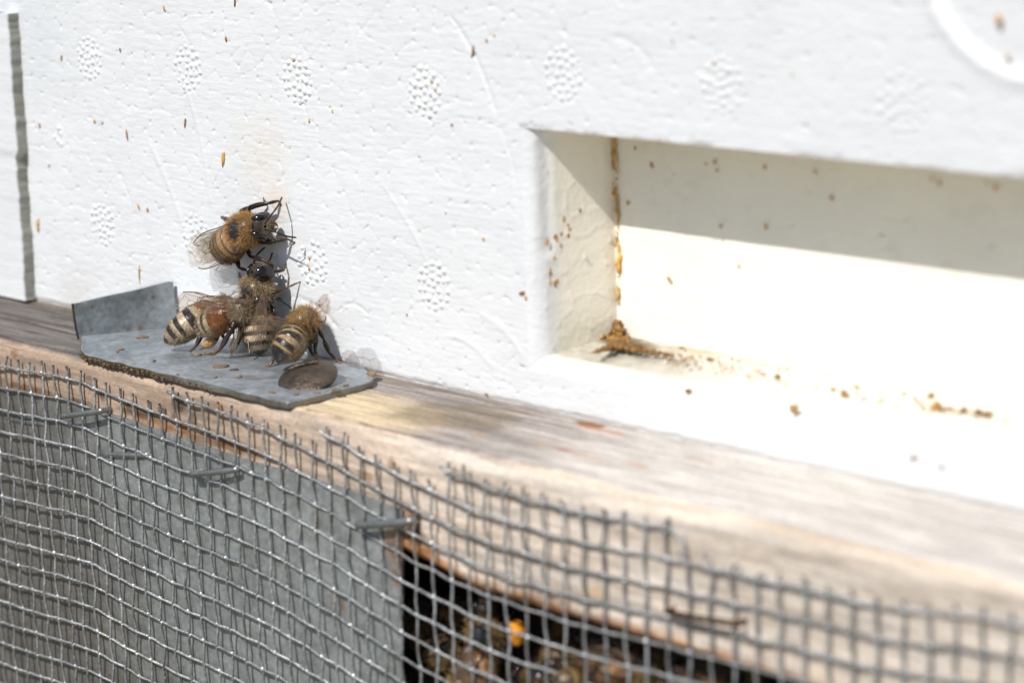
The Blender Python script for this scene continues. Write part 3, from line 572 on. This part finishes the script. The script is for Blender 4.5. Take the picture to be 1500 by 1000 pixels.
o = put(mb.build('dirt_crumbs', M_prop, loc=(0, -10, 1)), rim); o['kind'] = 'stuff'

# ------------------------------------------------------------------ screw
sc0 = np.array([15.0, -12.2, 2.0]); nrmv = nrm([.13, -.36, 1.0]); a1 = nrm(np.cross(nrmv, [-.75, .65, 0])); a2 = np.cross(nrmv, a1)
mb = MB(); rr_ = np.r_[np.linspace(0, 3.95, 44), 4.15, 4.22]; an = np.linspace(0, 2*np.pi, 120, endpoint=False); Rr, An = np.meshgrid(rr_, an, indexing='ij')
hh = 1.05*np.clip(1-(Rr/4.24)**2, 0, 1)**.75
u_ = Rr*np.cos(An); v_ = Rr*np.sin(An); sd_ = nrm([1, -.08]); dd_ = u_*sd_[1]-(v_+1.9)*sd_[0]; al = u_*sd_[0]+(v_+1.9)*sd_[1]
slot = sstep(.72, .5, abs(dd_+.12*np.sin(al*2)))*sstep(2.2, 1.7, abs(al-.5)); hh = hh-1.1*slot+.07*np.exp(-((abs(dd_)-.85)/.2)**2)*sstep(2.6, 1.6, abs(al-.5))
hh += .05*(fbm(u_*2, v_*2, 181)-.5)
top_ = sc0+u_[..., None]*a1+v_[..., None]*a2+hh[..., None]*nrmv
mb.grid(top_, wrap=True)
und = [(4.22, -.02), (4.1, -.35), (3.6, -.6), (2.2, -1.1), (1.6, -1.5), (1.5, -5)]
V = np.array([[sc0+r_*math.cos(t_)*a1+r_*math.sin(t_)*a2+z_*nrmv for t_ in an] for r_, z_ in und]); mb.grid(V, wrap=True)
tag(mb.build('screw', M_screw, loc=sc0), 'tilted brown screw with a worn slot holding down the metal plate below the bees', 'screw')

# ------------------------------------------------------------------ bees
def abd_profile(a): return np.interp(a, [0, .03, .08, .16, .28, .42, .6, .76, .87, .94, 1], [.05, .26, .46, .70, .89, .99, 1.0, .97, .88, .70, .42])
def bands(a, th, st, nz):
    """colour of the abdomen from tip (0) to waist (1)"""
    cp = st.get('cap', 0); a = np.clip((a-cp)/(1-cp), 0, 1)
    k = np.minimum((a*6).astype(int), 5); f = a*6-k
    seg = np.array(st['seg'])[k]; hair = np.array(st['hair'])[k]
    lo, hi = st['band']; m_ = sstep(lo-.07, lo+.08, f+.10*(nz-.5))*sstep(hi+.08, hi-.07, f+.10*(nz-.5))*np.array(st['bk'])[k]
    c = seg*(1-m_[..., None])+hair*m_[..., None]
    ven = sstep(-.25, -.75, np.cos(th))     # underside
    return c*(1-ven[..., None])+np.array(st.get('belly', (.20, .14, .08)))*ven[..., None], m_, f, k
def make_bee(label, T, H, tip, up, st, waist=None, mid=None, W=2.15, TH=2.05, legs=None, wings=None, ant=None, head_up=None, pollen=None, seed=1, name='honey_bee', group='honey bees', face=None, fur=1.0, base=None, hs=1.):
    rg = np.random.default_rng(seed); rr = random.Random(seed)
    T = np.array(T, float); H = np.array(H, float); tip = np.array(tip, float); up = nrm(up)
    fwd = nrm(H-T); up0 = nrm(up-fwd*fwd.dot(up)); rt = np.cross(fwd, up0)
    waist = T-nrm(T-tip)*TH*1.02-up0*.35 if waist is None else np.array(waist, float)
    mid = (waist+tip)/2+up0*.35 if mid is None else np.array(mid, float)
    base = T-up0*TH*1.2 if base is None else base
    root = empty(name, base); tag(root, label, 'bee', group)
    # one continuous skin: abdomen, waist, thorax, neck
    path = smooth_path([tip, (tip+mid)/2*1.0+up0*.12, mid, (mid+waist)/2+up0*.06, waist, T-fwd*TH*.4, T, T+fwd*TH*.75, H-fwd*.55], 190)
    d = np.r_[0, np.cumsum(np.linalg.norm(np.diff(path, axis=0), axis=1))]
    iw = int(np.argmin(np.linalg.norm(path-waist, axis=1))); dw = d[iw]; n = len(path)
    a = np.clip(d/dw, 0, 1); tf = np.clip((d-dw)/(d[-1]-dw), 0, 1)
    tw = np.sqrt(np.clip(1-((tf-.44)/.47)**2, 0, 1)); tw = np.maximum(tw, np.where(tf > .5, .36, .16))
    isab = d <= dw
    saw = 1-.045*((a*6) % 1)*(a > .05); saw = np.where((a*6) % 1 < .06, saw-.03, saw)
    rw = np.where(isab, W*abd_profile(a)*saw, TH*tw*1.0); rh = np.where(isab, W*.90*abd_profile(a)*saw, TH*.93*tw)
    Tn = np.gradient(path, axis=0); Tn /= np.linalg.norm(Tn, axis=1, keepdims=True)
    U = up0-Tn*(Tn@up0)[:, None]; U /= np.linalg.norm(U, axis=1, keepdims=True); R = np.cross(Tn, U)
    ns = 48; th = np.linspace(0, 2*np.pi, ns, endpoint=False); TH_ = np.broadcast_to(th, (n, ns)); A = np.broadcast_to(a[:, None], (n, ns)); TF = np.broadcast_to(tf[:, None], (n, ns))
    N = U[:, None]*np.cos(TH_)[..., None]+R[:, None]*np.sin(TH_)[..., None]
    Pp = path[:, None]+U[:, None]*(rh[:, None]*np.cos(TH_))[..., None]+R[:, None]*(rw[:, None]*np.sin(TH_))[..., None]
    nz = fbm(A*30+seed, TH_*2.2, 200+seed % 5)
    cab, bm_, f_, k_ = bands(A, TH_, st, nz)
    bald = sstep(1.05, .8, np.hypot((TF-.44)/.22, np.where(TH_ > np.pi, TH_-2*np.pi, TH_)/.80)+.3*(nz-.5))
    cth = np.array(st['thorax'])*.33*(1-bald[..., None])+np.array((.018, .018, .020))*bald[..., None]
    isA = np.broadcast_to(isab[:, None], (n, ns)); Cc = np.where(isA[..., None], cab*(.75+.5*nz[..., None]), cth)
    mb = MB(); mb.grid(Pp, Cc, wrap=True)
    # head
    hf = nrm(fwd if face is None else face); hu = nrm((up0 if head_up is None else head_up)-hf*hf.dot(up0 if head_up is None else head_up)); hr = np.cross(hf, hu)
    la, lo_ = np.meshgrid(np.linspace(0, np.pi, 28), np.linspace(0, 2*np.pi, 36, endpoint=False), indexing='ij')
    hx = np.cos(la); hy = np.sin(la)*np.cos(lo_); hz = np.sin(la)*np.sin(lo_)     # forward, right, up
    wd = 1.92*(1-.34*sstep(.1, -1, hz)); Vh = H+(hx*1.12*(1+.10*hz*0))[..., None]*hf+(hy*wd)[..., None]*hr+(hz*1.72-.1)[..., None]*hu
    nh = fbm(lo_*4, la*4, 210); ch = np.array((.035, .028, .022))*(.7+.6*nh[..., None])+sstep(.2, .8, hx)[..., None]*sstep(.55, .1, abs(hz+.15))[..., None]*np.array(st['thorax'])*.30
    mb.grid(Vh[1:-1], ch[1:-1], wrap=True)
    # mandibles
    for s_ in (-1, 1): tube(mb, [H+hf*.55+hr*s_*.55-hu*1.35, H+hf*.75+hr*s_*.45-hu*1.8, H+hf*.7+hr*s_*.1-hu*2.15], [.25, .22, .10], 6, (.10, .045, .02))
    # legs
    LC = np.array(st.get('leg', (.022, .014, .010))); LT = np.array(st.get('tarsus', (.13, .06, .025)))
    def_legs = []
    for s_ in (-1, 1):
        for q, (fo, kn, ft) in enumerate([(.9, (1.6, 2.3, -.2), (2.9, 2.9, -2.5)), (0, (-.1, 3.1, .1), (-.4, 4.6, -2.5)), (-.8, (-2.0, 2.8, .1), (-4.2, 3.9, -2.5))]):
            def_legs.append(((q, s_), [T+fwd*fo+rt*s_*1.0-up0*1.3, T+fwd*kn[0]+rt*s_*kn[1]+up0*(kn[2]-.4), T+fwd*(kn[0]*.3+ft[0]*.7)+rt*s_*(kn[1]*.3+ft[1]*.7)+up0*(-1.7), T+fwd*ft[0]+rt*s_*ft[1]+up0*ft[2]]))
    LG = [p_ for _, p_ in def_legs] if legs is None else legs
    furp = []
    for li, L in enumerate(LG):
        L = [np.array(p_, float) for p_ in L]; hind = (legs is None and def_legs[li][0][0] == 2)
        if len(L) == 4 and len(L[0]) == 3: L = [L[0], L[1], L[2], L[2]*.45+L[3]*.55+np.array([0, 0, .1]), L[3]]
        lw = 1.0
        if len(L[0]) == 1: lw = float(L[0][0]); L = L[1:]
        q = []; rad = []; col = []
        segs = [(.36, .40, .25), (.24, .42, .30), (.26, .28, .18), (.15, .15, .10)][:len(L)-1]
        for k in range(len(L)-1):
            r0, r1, r2 = segs[k]; m_ = .25 if k else 0
            for t_ in np.linspace(0, 1, 7)[(1 if k else 0):]:
                q.append(L[k]*(1-t_)+L[k+1]*t_); rad.append(lw*np.interp(t_, [0, .45, .9, 1], [r0*.75, r1, r2, r2*.72])); w_ = sstep(.5, 1, (k+t_)/(len(L)-1)); col.append(LC*(1-w_)+LT*w_)
        tube(mb, q, rad, 8, np.array(col)); furp.append((np.array(q), np.array(rad)))
        for s_ in (-1, 1):
            e_ = L[-1]; dd = nrm(L[-1]-L[-2]); tube(mb, [e_, e_+dd*.25+nrm(np.cross(dd, up0))*s_*.18], [.08, .03], 5, LC)
    put(mb.build('body', M_chitin, loc=T), root)
    # fur: fine tapering blades
    fm = MB(); vv = []; cc = []
    def hair(p, dr, L, w_, c_):
        sd_ = nrm(np.cross(dr, rg.normal(size=3)))*w_*.5; vv.extend([p-sd_, p+sd_, p+dr*L]); cc.extend([c_*.75, c_*.75, c_*1.15])
    ix = np.where(~isab)[0]; nth = int(6500*fur)
    for _ in range(nth):
        i = ix[int(rg.random()*len(ix))]; j = int(rg.random()*ns)
        if rw[i] < .3*TH: continue
        if bald[i, j] > .45 and rg.random() < .975: continue
        dr = nrm(N[i, j]*1.0-Tn[i]*.45+rg.normal(size=3)*.33+((tf[i]-.44)*1.2)*Tn[i]); hair(Pp[i, j], dr, rg.uniform(.4, 1.05)*st.get('fl', 1), .065, np.array(st['thorax'])*rg.uniform(.75, 1.6))
    for _ in range(int(9500*fur)):
        i = int(rg.random()*iw); j = int(rg.random()*ns)
        if rg.random() > abd_profile(a[i]): continue
        if st.get('cap') and a[i] < .24 and rg.random() < .93: continue
        b_ = bm_[i, j]; side = abs(np.sin(th[j]))*.5+(np.cos(th[j]) < -.1)*.8; 
        if rg.random() > max(b_, .10+.35*side*st.get('sidefur', 1), (a[i] > .86)*.9): continue
        dr = nrm(N[i, j]*.55-Tn[i]*.9+rg.normal(size=3)*.22); kk = k_[i, j]; cbase = np.array(st['hair'][kk]) if b_ > .3 or side > .4 or a[i] > .86 else np.array(st['thorax'])*.8
        hair(Pp[i, j], dr, rg.uniform(.2, .5)*(1.5 if a[i] > .86 else 1)*(.8+.5*side), .055, cbase*rg.uniform(.7, 1.3))
    for _ in range(int(1500*fur)):
        l1 = math.acos(rg.uniform(-.6, .95)); l2 = rg.uniform(0, 2*np.pi); x_, y_, z_ = math.cos(l1), math.sin(l1)*math.cos(l2), math.sin(l1)*math.sin(l2)
        if abs(y_) > .58 or (z_ > .35 and x_ < .75 and rg.random() < .85): continue
        wd_ = 1.92*(1-.34*float(sstep(.1, -1, z_))); p = H+x_*1.12*hf+y_*wd_*hr+(z_*1.72-.1)*hu; dr = nrm(hf*x_+hr*y_*.6+hu*z_*.8+rg.normal(size=3)*.3); hair(p, dr, rg.uniform(.15, .4), .04, np.array(st['thorax'])*rg.uniform(.6, 1.1))
    for q, rad in furp:
        for _ in range(int(80*fur)):
            k = int(rg.random()*(len(q)-1)); dd = nrm(q[k+1]-q[k]+1e-6); r3 = nrm(np.cross(dd, rg.normal(size=3))); hair(q[k]+(q[k+1]-q[k])*rg.random()+r3*rad[k]*.9, nrm(r3+dd*.9), rg.uniform(.15, .38), .03, np.array(st['thorax'])*rg.uniform(.5, 1.0))
    fm.add(vv, [(3*i, 3*i+1, 3*i+2) for i in range(len(vv)//3)], cc); put(fm.build('fur', M_fur, smooth=False, loc=T), root)
    # eyes
    for s_ in (-1, 1):
        em = MB(); ico(em, H+hr*s_*1.40*hs+hu*.34+hf*.05, (.62, 1.14, 1.45), 3, (0, 0, 0), 0, [nrm(hr*s_-hu*.22), nrm(np.cross(hu, hr*s_)), nrm(hu+hr*s_*-.22)]); put(em.build('eye', M_eye, loc=H), root)
    oc = MB()
    for q in [(.0, 1.62), (-.28, 1.5), (.28, 1.5)]: ico(oc, H+hr*q[0]+hu*q[1]+hf*(.25 if q[0] else .5), .17, 2, (0, 0, 0))
    put(oc.build('ocelli', M_eye, loc=H), root)
    # antennae
    for k, s_ in enumerate((-1, 1)):
        am = MB(); r0 = H+hf*1.05+hr*s_*.42-hu*.05
        pts = ant[k] if ant else [r0+hf*.9+hr*s_*1.0+hu*.7, r0+hf*2.2+hr*s_*1.6-hu*.3, r0+hf*3.0+hr*s_*1.8-hu*1.4]
        pts = [r0]+[np.array(p_, float) for p_ in pts]; q = smooth_path(pts, 26); rad = np.r_[.15, np.full(9, .12), np.full(15, .14), .09]; rad[9:11] = .15
        tube(am, q, rad, 8, (.015, .012, .010)); put(am.build('antenna', M_chitin, loc=H), root)
    # wings
    if wings is None:
        wings = []
        for s_ in (-1, 1):
            rt_ = T+rt*s_*1.3+up0*1.2; wings += [(rt_, rt_-fwd*8.6+rt*s_*1.6+up0*.5, -rt*s_+up0*.25, 'fore', 1), (rt_-fwd*.9-up0*.15, rt_-fwd*6.8+rt*s_*.7+up0*.2, -rt*s_+up0*.2, 'hind', 1)]
    for (r0, tp, tr, kind, brown) in wings:
        r0 = np.array(r0, float); tp = np.array(tp, float); ax_ = tp-r0; L = np.linalg.norm(ax_); ax_ = ax_/L; tr = nrm(np.array(tr)-ax_*ax_.dot(tr)); nn = np.cross(ax_, tr)
        ol = np.array([(0, .0), (.08, .012), (.25, -.012), (.5, -.035), (.75, -.03), (.90, .01), (.97, .065), (1., .14), (.985, .21), (.93, .275), (.84, .315), (.72, .325), (.58, .30), (.42, .245), (.25, .17), (.12, .09), (.03, .035)]) if kind == 'fore' else np.array([(0, 0), (.2, -.01), (.5, -.03), (.8, .01), (.95, .09), (1, .17), (.95, .26), (.82, .32), (.65, .33), (.45, .30), (.25, .22), (.1, .11), (.02, .04)])
        olp = np.vstack([ol, ol[:1]]); n2 = 70; dd = np.r_[0, np.cumsum(np.linalg.norm(np.diff(olp, axis=0), axis=1))]; q = np.linspace(0, dd[-1], n2, endpoint=False); ou = np.interp(q, dd, olp[:, 0]); ov = np.interp(q, dd, olp[:, 1])
        cu, cv = .5, .13; kk = np.linspace(0, 1, 14)
        Uu = cu+(ou[None]-cu)*kk[:, None]; Vv = cv+(ov[None]-cv)*kk[:, None]
        hgt = lambda u, v: L*(.05*np.sin(u*3.0)-.16*v*v*2+.012*np.sin(v*55)*(u > .1)+.01*np.sin(u*23+v*17))
        pos = lambda u, v: r0+ax_*(u*L)[..., None]+tr*(v*L)[..., None]+nn*hgt(u, v)[..., None]
        wm = MB(); wm.grid(pos(Uu, Vv), wrap=True)
        def vein(pts, r_):
            pts = smooth_path(np.c_[np.array(pts, float), np.zeros(len(pts))], 18); tube(wm, pos(pts[:, 0], pts[:, 1]), r_, 5, (0, 0, 0), 1)
        if kind == 'fore':
            vein([(0, 0), (.25, -.010), (.5, -.033), (.76, -.028), (.9, .012)], .085); vein([(0, .01), (.25, .012), (.5, -.005), (.7, -.02)], .055)
            for vp in [[(.02, .02), (.2, .06), (.4, .085), (.52, .10)], [(.05, .03), (.25, .12), (.45, .19), (.6, .2)], [(.4, .085), (.5, .04), (.6, .03), (.85, .03)], [(.52, .10), (.62, .11), (.74, .10), (.86, .05)], [(.52, .10), (.58, .17), (.6, .2), (.6, .27)], [(.6, .2), (.72, .2), (.82, .22), (.88, .25)], [(.74, .1), (.76, .16), (.72, .2)], [(.62, .03), (.62, .07), (.62, .11)], [(.86, .05), (.9, .12), (.93, .2)], [(.25, .12), (.3, .08)], [(.45, .19), (.43, .13), (.4, .085)]]: vein(vp, .030)
        else:
            vein([(0, 0), (.25, -.01), (.5, -.028), (.7, -.01)], .05)
            for vp in [[(.03, .02), (.3, .07), (.55, .09), (.85, .12)], [(.3, .07), (.5, .17), (.7, .23)], [(.55, .09), (.6, .16), (.58, .21)]]: vein(vp, .026)
        put(wm.build('forewing' if kind == 'fore' else 'hindwing', [M_wingb if brown else M_wing, M_vein], loc=r0), root)
    if pollen:
        for (c_, r_, ax3, colp) in pollen:
            pm = MB(); ico(pm, c_, r_, 3, colp, 0, ax3, .05, seed); put(pm.build('pollen_load', M_pollen, loc=c_), root)
    return root
CAPS = 0; TAWNY = (.42, .27, .12); GREYT = (.44, .34, .205); CREAMH = (.52, .42, .28)
bl = (.016, .012, .010)
LEGW = {}
S_top = dict(seg=[bl, bl, (.05, .025, .012), (.08, .04, .018), (.12, .058, .022), (.13, .065, .025)], hair=[(.26, .18, .10)]*4+[(.46, .30, .15)]*2, band=(.3, .95), bk=[.2, .6, .6, .6, .7, .8], thorax=(.50, .31, .13), fl=1.05)
S_mid = dict(seg=[(.03, .022, .016), (.05, .038, .028), (.055, .042, .03), (.055, .04, .03), (.08, .05, .03), (.11, .06, .03)], hair=[CREAMH]*4+[(.36, .26, .16)]*2, band=(.45, 1.), bk=[.5, .95, .9, .9, .8, .7], thorax=GREYT, fl=1.1, sidefur=1.6)
S_a = dict(seg=[bl, (.02, .015, .012), (.02, .015, .012), (.022, .016, .012), (.26, .085, .012), (.24, .075, .012)], hair=[CREAMH]*4+[(.32, .14, .04)]*2, band=(.50, 1.), bk=[.6, .95, .95, .9, .5, .5], thorax=GREYT, belly=(.16, .10, .05))
S_b = dict(seg=[bl, (.03, .02, .015), (.05, .03, .02), (.17, .055, .010), (.21, .065, .010), (.14, .038, .008)], hair=[CREAMH, CREAMH, CREAMH, (.30, .14, .05), (.26, .11, .035), (.2, .07, .02)], band=(.55, 1.), bk=[.5, .9, .9, .35, .25, .2], thorax=GREYT, belly=(.30, .16, .06))
S_low = dict(seg=[(.010, .009, .008), (.02, .016, .013), (.022, .017, .013), (.024, .018, .014), (.03, .02, .015), (.09, .04, .015)], hair=[(.47, .34, .18)]*6, band=(.06, .44), bk=[.0, .97, .97, .97, .95, .95], thorax=(.52, .33, .13), sidefur=.8, cap=.15, leg=(.03, .018, .01), tarsus=(.30, .12, .03))
q = lambda px, py, y: P(px, py, y=y)
# top bee, on the wall
T1 = q(352, 339, -3.6); H1 = q(384, 331, -3.4)
make_bee('tawny honey bee highest on the white wall, head to the right and clear wings spread', T1, H1, q(322, 371, -3.2), (.32, -.92, .25), S_top, W=2.75, TH=2.35, waist=q(346, 348, -3.6), mid=q(335, 358, -3.6),
    face=(.93, -.35, .05), head_up=(-.5, -.85, .12), seed=2, base=q(352, 339, 0),
    legs=[[q(362, 318, -2.2), q(366, 302, -2.6), q(392, 298, -1.8), q(408, 294, -.4), q(411, 300, -.1)],
          [q(356, 316, -2.0), q(352, 308, -2.2), q(372, 304, -1.5), q(388, 298, -.6), q(386, 291, -.1)],
          [q(340, 322, -2.0), q(334, 322, -1.8), q(328, 320, -.8), q(324, 318, -.1)],
          [q(374, 352, -2.4), q(386, 356, -2.8), q(404, 353, -2.2), q(421, 350, -.8), q(431, 355, -.1)],
          [q(362, 362, -2.2), q(366, 376, -2.8), q(384, 380, -3.2), q(400, 388, -2.4), q(400, 396, -1.6)],
          [q(352, 366, -2.0), q(346, 376, -2.4), q(350, 392, -3.0), q(362, 396, -2.0), q(368, 392, -1.2)]],
    ant=[[q(398, 314, -3.6), q(407, 302, -2.4), q(413, 289, -.7)], [q(404, 340, -4.4), q(420, 346, -3.2), q(434, 348, -1.6)]],
    wings=[(q(338, 326, -5.0), q(281, 356, -3.4), np.array((-.3, .2, -1)), 'fore', 0), (q(336, 330, -5.0), q(290, 360, -3.2), np.array((-.3, .2, -1)), 'hind', 0),
           (q(358, 363, -5.0), q(279, 398, -4.2), np.array((-.4, .1, 1)), 'fore', 0), (q(354, 364, -4.8), q(294, 386, -4.0), np.array((-.4, .1, 1)), 'hind', 0)])
# middle bee, upright against the wall
T2 = q(378, 420, -4.0); H2 = q(382, 398, -3.8)
make_bee('grey brown honey bee climbing straight up the wall in the middle of the cluster', T2, H2, q(382, 519, -5.6), (-.05, -1, .1), S_mid, W=2.85, TH=2.5, waist=q(377, 443, -3.9), mid=q(378, 480, -5.0),
    seed=3, base=q(380, 470, 0), face=(0, -.1, 1),
    legs=[[q(388, 404, -3), q(391, 410, -3.4), q(402, 398, -2.4), q(416, 396, -.9), q(418, 388, -.1)],
          [q(392, 430, -3), q(400, 443, -3.0), q(396, 430, -3.8), q(416, 423, -2.0), q(439, 413, -.1)],
          [q(392, 445, -3), q(402, 455, -3.6), q(400, 480, -3.6), q(398, 505, -2.8)],
          [q(366, 410, -3), q(358, 418, -3), q(352, 408, -1.6), q(350, 400, -.1)],
          [q(366, 430, -3), q(356, 440, -3), q(350, 452, -1.6), q(346, 446, -.1)],
          [q(368, 442, -4), q(358, 462, -5), q(362, 490, -7), q(366, 519, -8.2)]],
    ant=[[q(372, 386, -3), q(376, 374, -2.4), q(388, 362, -2)], [q(390, 388, -2.4), q(394, 384, -1.5), q(399, 370, -.6)]],
    wings=[(q(370, 428, -6.0), q(336, 518, -7.8), (.9, -.4, .3), 'fore', 1), (q(371, 432, -5.6), q(345, 500, -7.2), (.9, -.4, .3), 'hind', 1),
           (q(386, 425, -6.4), q(389, 500, -7.6), (-1, -.25, 0), 'fore', 1), (q(386, 432, -6.2), q(384, 490, -7.4), (-1, -.25, 0), 'hind', 1)])
# two bees at the left on the plate
TA = q(338, 455, -3.4); 
make_bee('striped honey bee with an orange waist, abdomen tip touching the metal plate at the left', TA, q(356, 462, -2.0), np.array([-15.9, -12.2, 2.3])*0+q(241, 502, -12.4), (-.35, -.5, 1), S_a, W=2.45, waist=q(318, 452, -5.2), mid=q(280, 472, -9.2), seed=4, base=q(262, 520, -11),
    legs=[[(1.5,), q(306, 465, -7), q(300, 478, -8), q(296, 488, -9.2), q(287, 507, -10.2), q(279, 514, -10)], [q(330, 450, -5), q(322, 470, -6), q(326, 490, -6.5), q(328, 500, -7)]],
    ant=None, pollen=None,
    wings=[(q(346, 447, -5.6), q(262, 426, -8.8), (.15, -.6, -1), 'fore', 1), (q(342, 450, -5.6), q(278, 440, -8.4), (.15, -.6, -1), 'hind', 1)])
TB = q(361, 452, -6.4)
make_bee('glossy orange honey bee with a tan pollen basket beside the upright grey bee', TB, q(380, 446, -4.6), q(290, 484, -9.4), (-.2, -.55, 1), S_b, W=2.5, waist=q(348, 456, -7.0), mid=q(318, 469, -8.4), seed=5, base=q(320, 520, -9),
    legs=[[(1.6,), q(346, 470, -8.4), q(340, 480, -9.4), q(336, 488, -10), q(322, 512, -10.4), q(312, 520, -10.2)], [q(352, 470, -6.5), q(352, 488, -7), q(350, 500, -7.6), q(345, 512, -8)], [q(338, 476, -7), q(322, 488, -8), q(310, 505, -9), q(295, 511, -9.5)]],
    pollen=[(q(307, 502, -9.2), (1.25, .62, .75), [nrm((.7, .7, .45)), nrm((-.7, .7, 0)), nrm((-.3, -.3, 1))], (.45, .26, .10))],
    wings=[(q(360, 440, -8.0), q(286, 436, -11), (.1, -.5, -1), 'fore', 1)])
# lower right bee, seen from behind
T4 = q(443, 474, -4.4); 
make_bee('dark striped honey bee with golden bands and shiny black tip beside the screw head', T4, q(443, 478, -1.2), q(407, 532, -10.6), (-.05, -.85, .72), S_low, W=2.55, TH=2.3, waist=q(439, 485, -5.9), mid=q(424, 506, -8.6), seed=6, base=q(430, 530, -6),
    legs=[[q(458, 480, -4.4), q(464, 488, -5.2), q(461, 512, -4.4), q(466, 526, -4.0)], [q(466, 480, -3), q(474, 496, -3.2), q(482, 516, -2.2), q(495, 529, -1.6), q(503, 533, -1.2)],
          [q(432, 500, -6), q(420, 500, -6), q(404, 518, -7.5), q(396, 535, -9), q(378, 539, -9.4)], [q(462, 500, -5), q(452, 500, -6), q(456, 516, -5), q(466, 528, -4.5)]],
    ant=None,
    wings=[(q(425, 470, -6.6), q(384, 462, -9.6), (0, -.9, -.6), 'fore', 1), (q(428, 474, -6.6), q(398, 468, -9.0), (0, -.9, -.6), 'hind', 1),
           (q(455, 478, -5.6), q(485, 463, -9.6), (-.9, .5, 1), 'fore', 1), (q(454, 476, -5.4), q(462, 456, -8.4), (-.9, .4, .6), 'hind', 1)])
# bees behind the mesh in the dark opening
S_in = dict(seg=[bl, (.04, .02, .01), (.06, .03, .01), (.16, .07, .02), (.34, .14, .03), (.34, .14, .03)], hair=[(.36, .24, .10)]*6, band=(.35, .95), bk=[.4, .8, .8, .7, .6, .6], thorax=(.36, .25, .11))
proto = make_bee('large blurred honey bee carrying a bright orange pollen load behind the wire mesh', (0, 0, 0), (3.2, 0, .1), (-8.6, 0, -.9), (0, 0, 1), S_in, seed=9, fur=.5, group='honey bees crowded behind the mesh')
inb = [((57.5, -16.5, -25.5), (-.3, -.35, -1.), (-.2, -1, .5), 'p')]
for k, (px, py, y, f_, u_) in enumerate([(a_, b_, max(c_-1.5, -17), d_, e_) for a_, b_, c_, d_, e_ in [(650, 960, -13, (.8, .1, -.5), (0, -.6, 1)), (640, 905, -9, (-.5, .6, .2), (0, -.7, 1)), (700, 905, -7, (.9, .4, 0), (0, -.6, 1)), (820, 960, -13, (.5, -.7, -.2), (.3, -.4, 1)), (880, 940, -10, (-.8, .2, -.1), (0, -.7, 1)),
        (790, 995, -16, (-.9, -.2, -.3), (0, -.5, 1)), (950, 985, -14, (.7, .5, 0), (0, -.5, 1)), (1010, 990, -10, (-.2, .9, .2), (-.3, -.6, 1)), (680, 1000, -16, (.3, -.8, -.3), (.3, -.3, 1)), (610, 1000, -12, (.9, -.2, .3), (0, -.8, .8)), (895, 1010, -17, (.2, .8, -.4), (-.4, -.4, 1)), (1090, 1010, -13, (.9, .3, .1), (0, -.6, 1)), (860, 905, -4, (.3, -.8, 0), (0, -.4, 1))]]):
    inb.append((q(px, py, y), f_, u_, k))
LB = ['bee at the lower left of the dark opening beside the sheet edge', 'bee high in the left corner of the dark opening', 'bee deep in shadow just above left of the orange pollen bee', 'bee right of the orange pollen bee, facing out', 'bee under the pale wood edge above the middle of the opening', 'bee below the orange pollen bee at the bottom edge', 'bee right of middle along the bottom of the opening', 'bee near the right end of the opening, back turned',
      'bee below left of the orange pollen bee, head outward', 'bee in the bottom left corner of the opening against the sheet', 'bee at the bottom edge under the middle of the opening', 'rightmost bee where the opening narrows to nothing', 'bee farthest back in the opening, half hidden in shade']
def place(o, p, f_, u_):
    f_ = nrm(f_); u_ = nrm(np.array(u_)-f_*f_.dot(u_)); s_ = np.cross(u_, f_)
    o.matrix_world = Matrix(((f_[0], s_[0], u_[0], p[0]*S), (f_[1], s_[1], u_[1], p[1]*S), (f_[2], s_[2], u_[2], p[2]*S), (0, 0, 0, 1)))
for k in range(1, len(inb)):
    c_ = proto.copy(); COL.objects.link(c_)
    for ch in list(proto.children):
        d_ = ch.copy(); COL.objects.link(d_); d_.parent = c_
    place(c_, *inb[k][:3]); c_['label'] = 'dim blurred '+LB[k-1]
place(proto, q(722, 928, -17.2), (-.15, .35, .95), (.35, -.9, .25)); bpy.context.view_layer.update()
pm = MB(); pc = q(757, 926, -18.6); ico(pm, pc, (1.25, 1.0, 1.6), 3, (.85, .32, .01), 0, None, .16, 4); o = pm.build('pollen_load', M_pollen, loc=pc)
o.parent = proto; o.matrix_parent_inverse = proto.matrix_world.inverted()
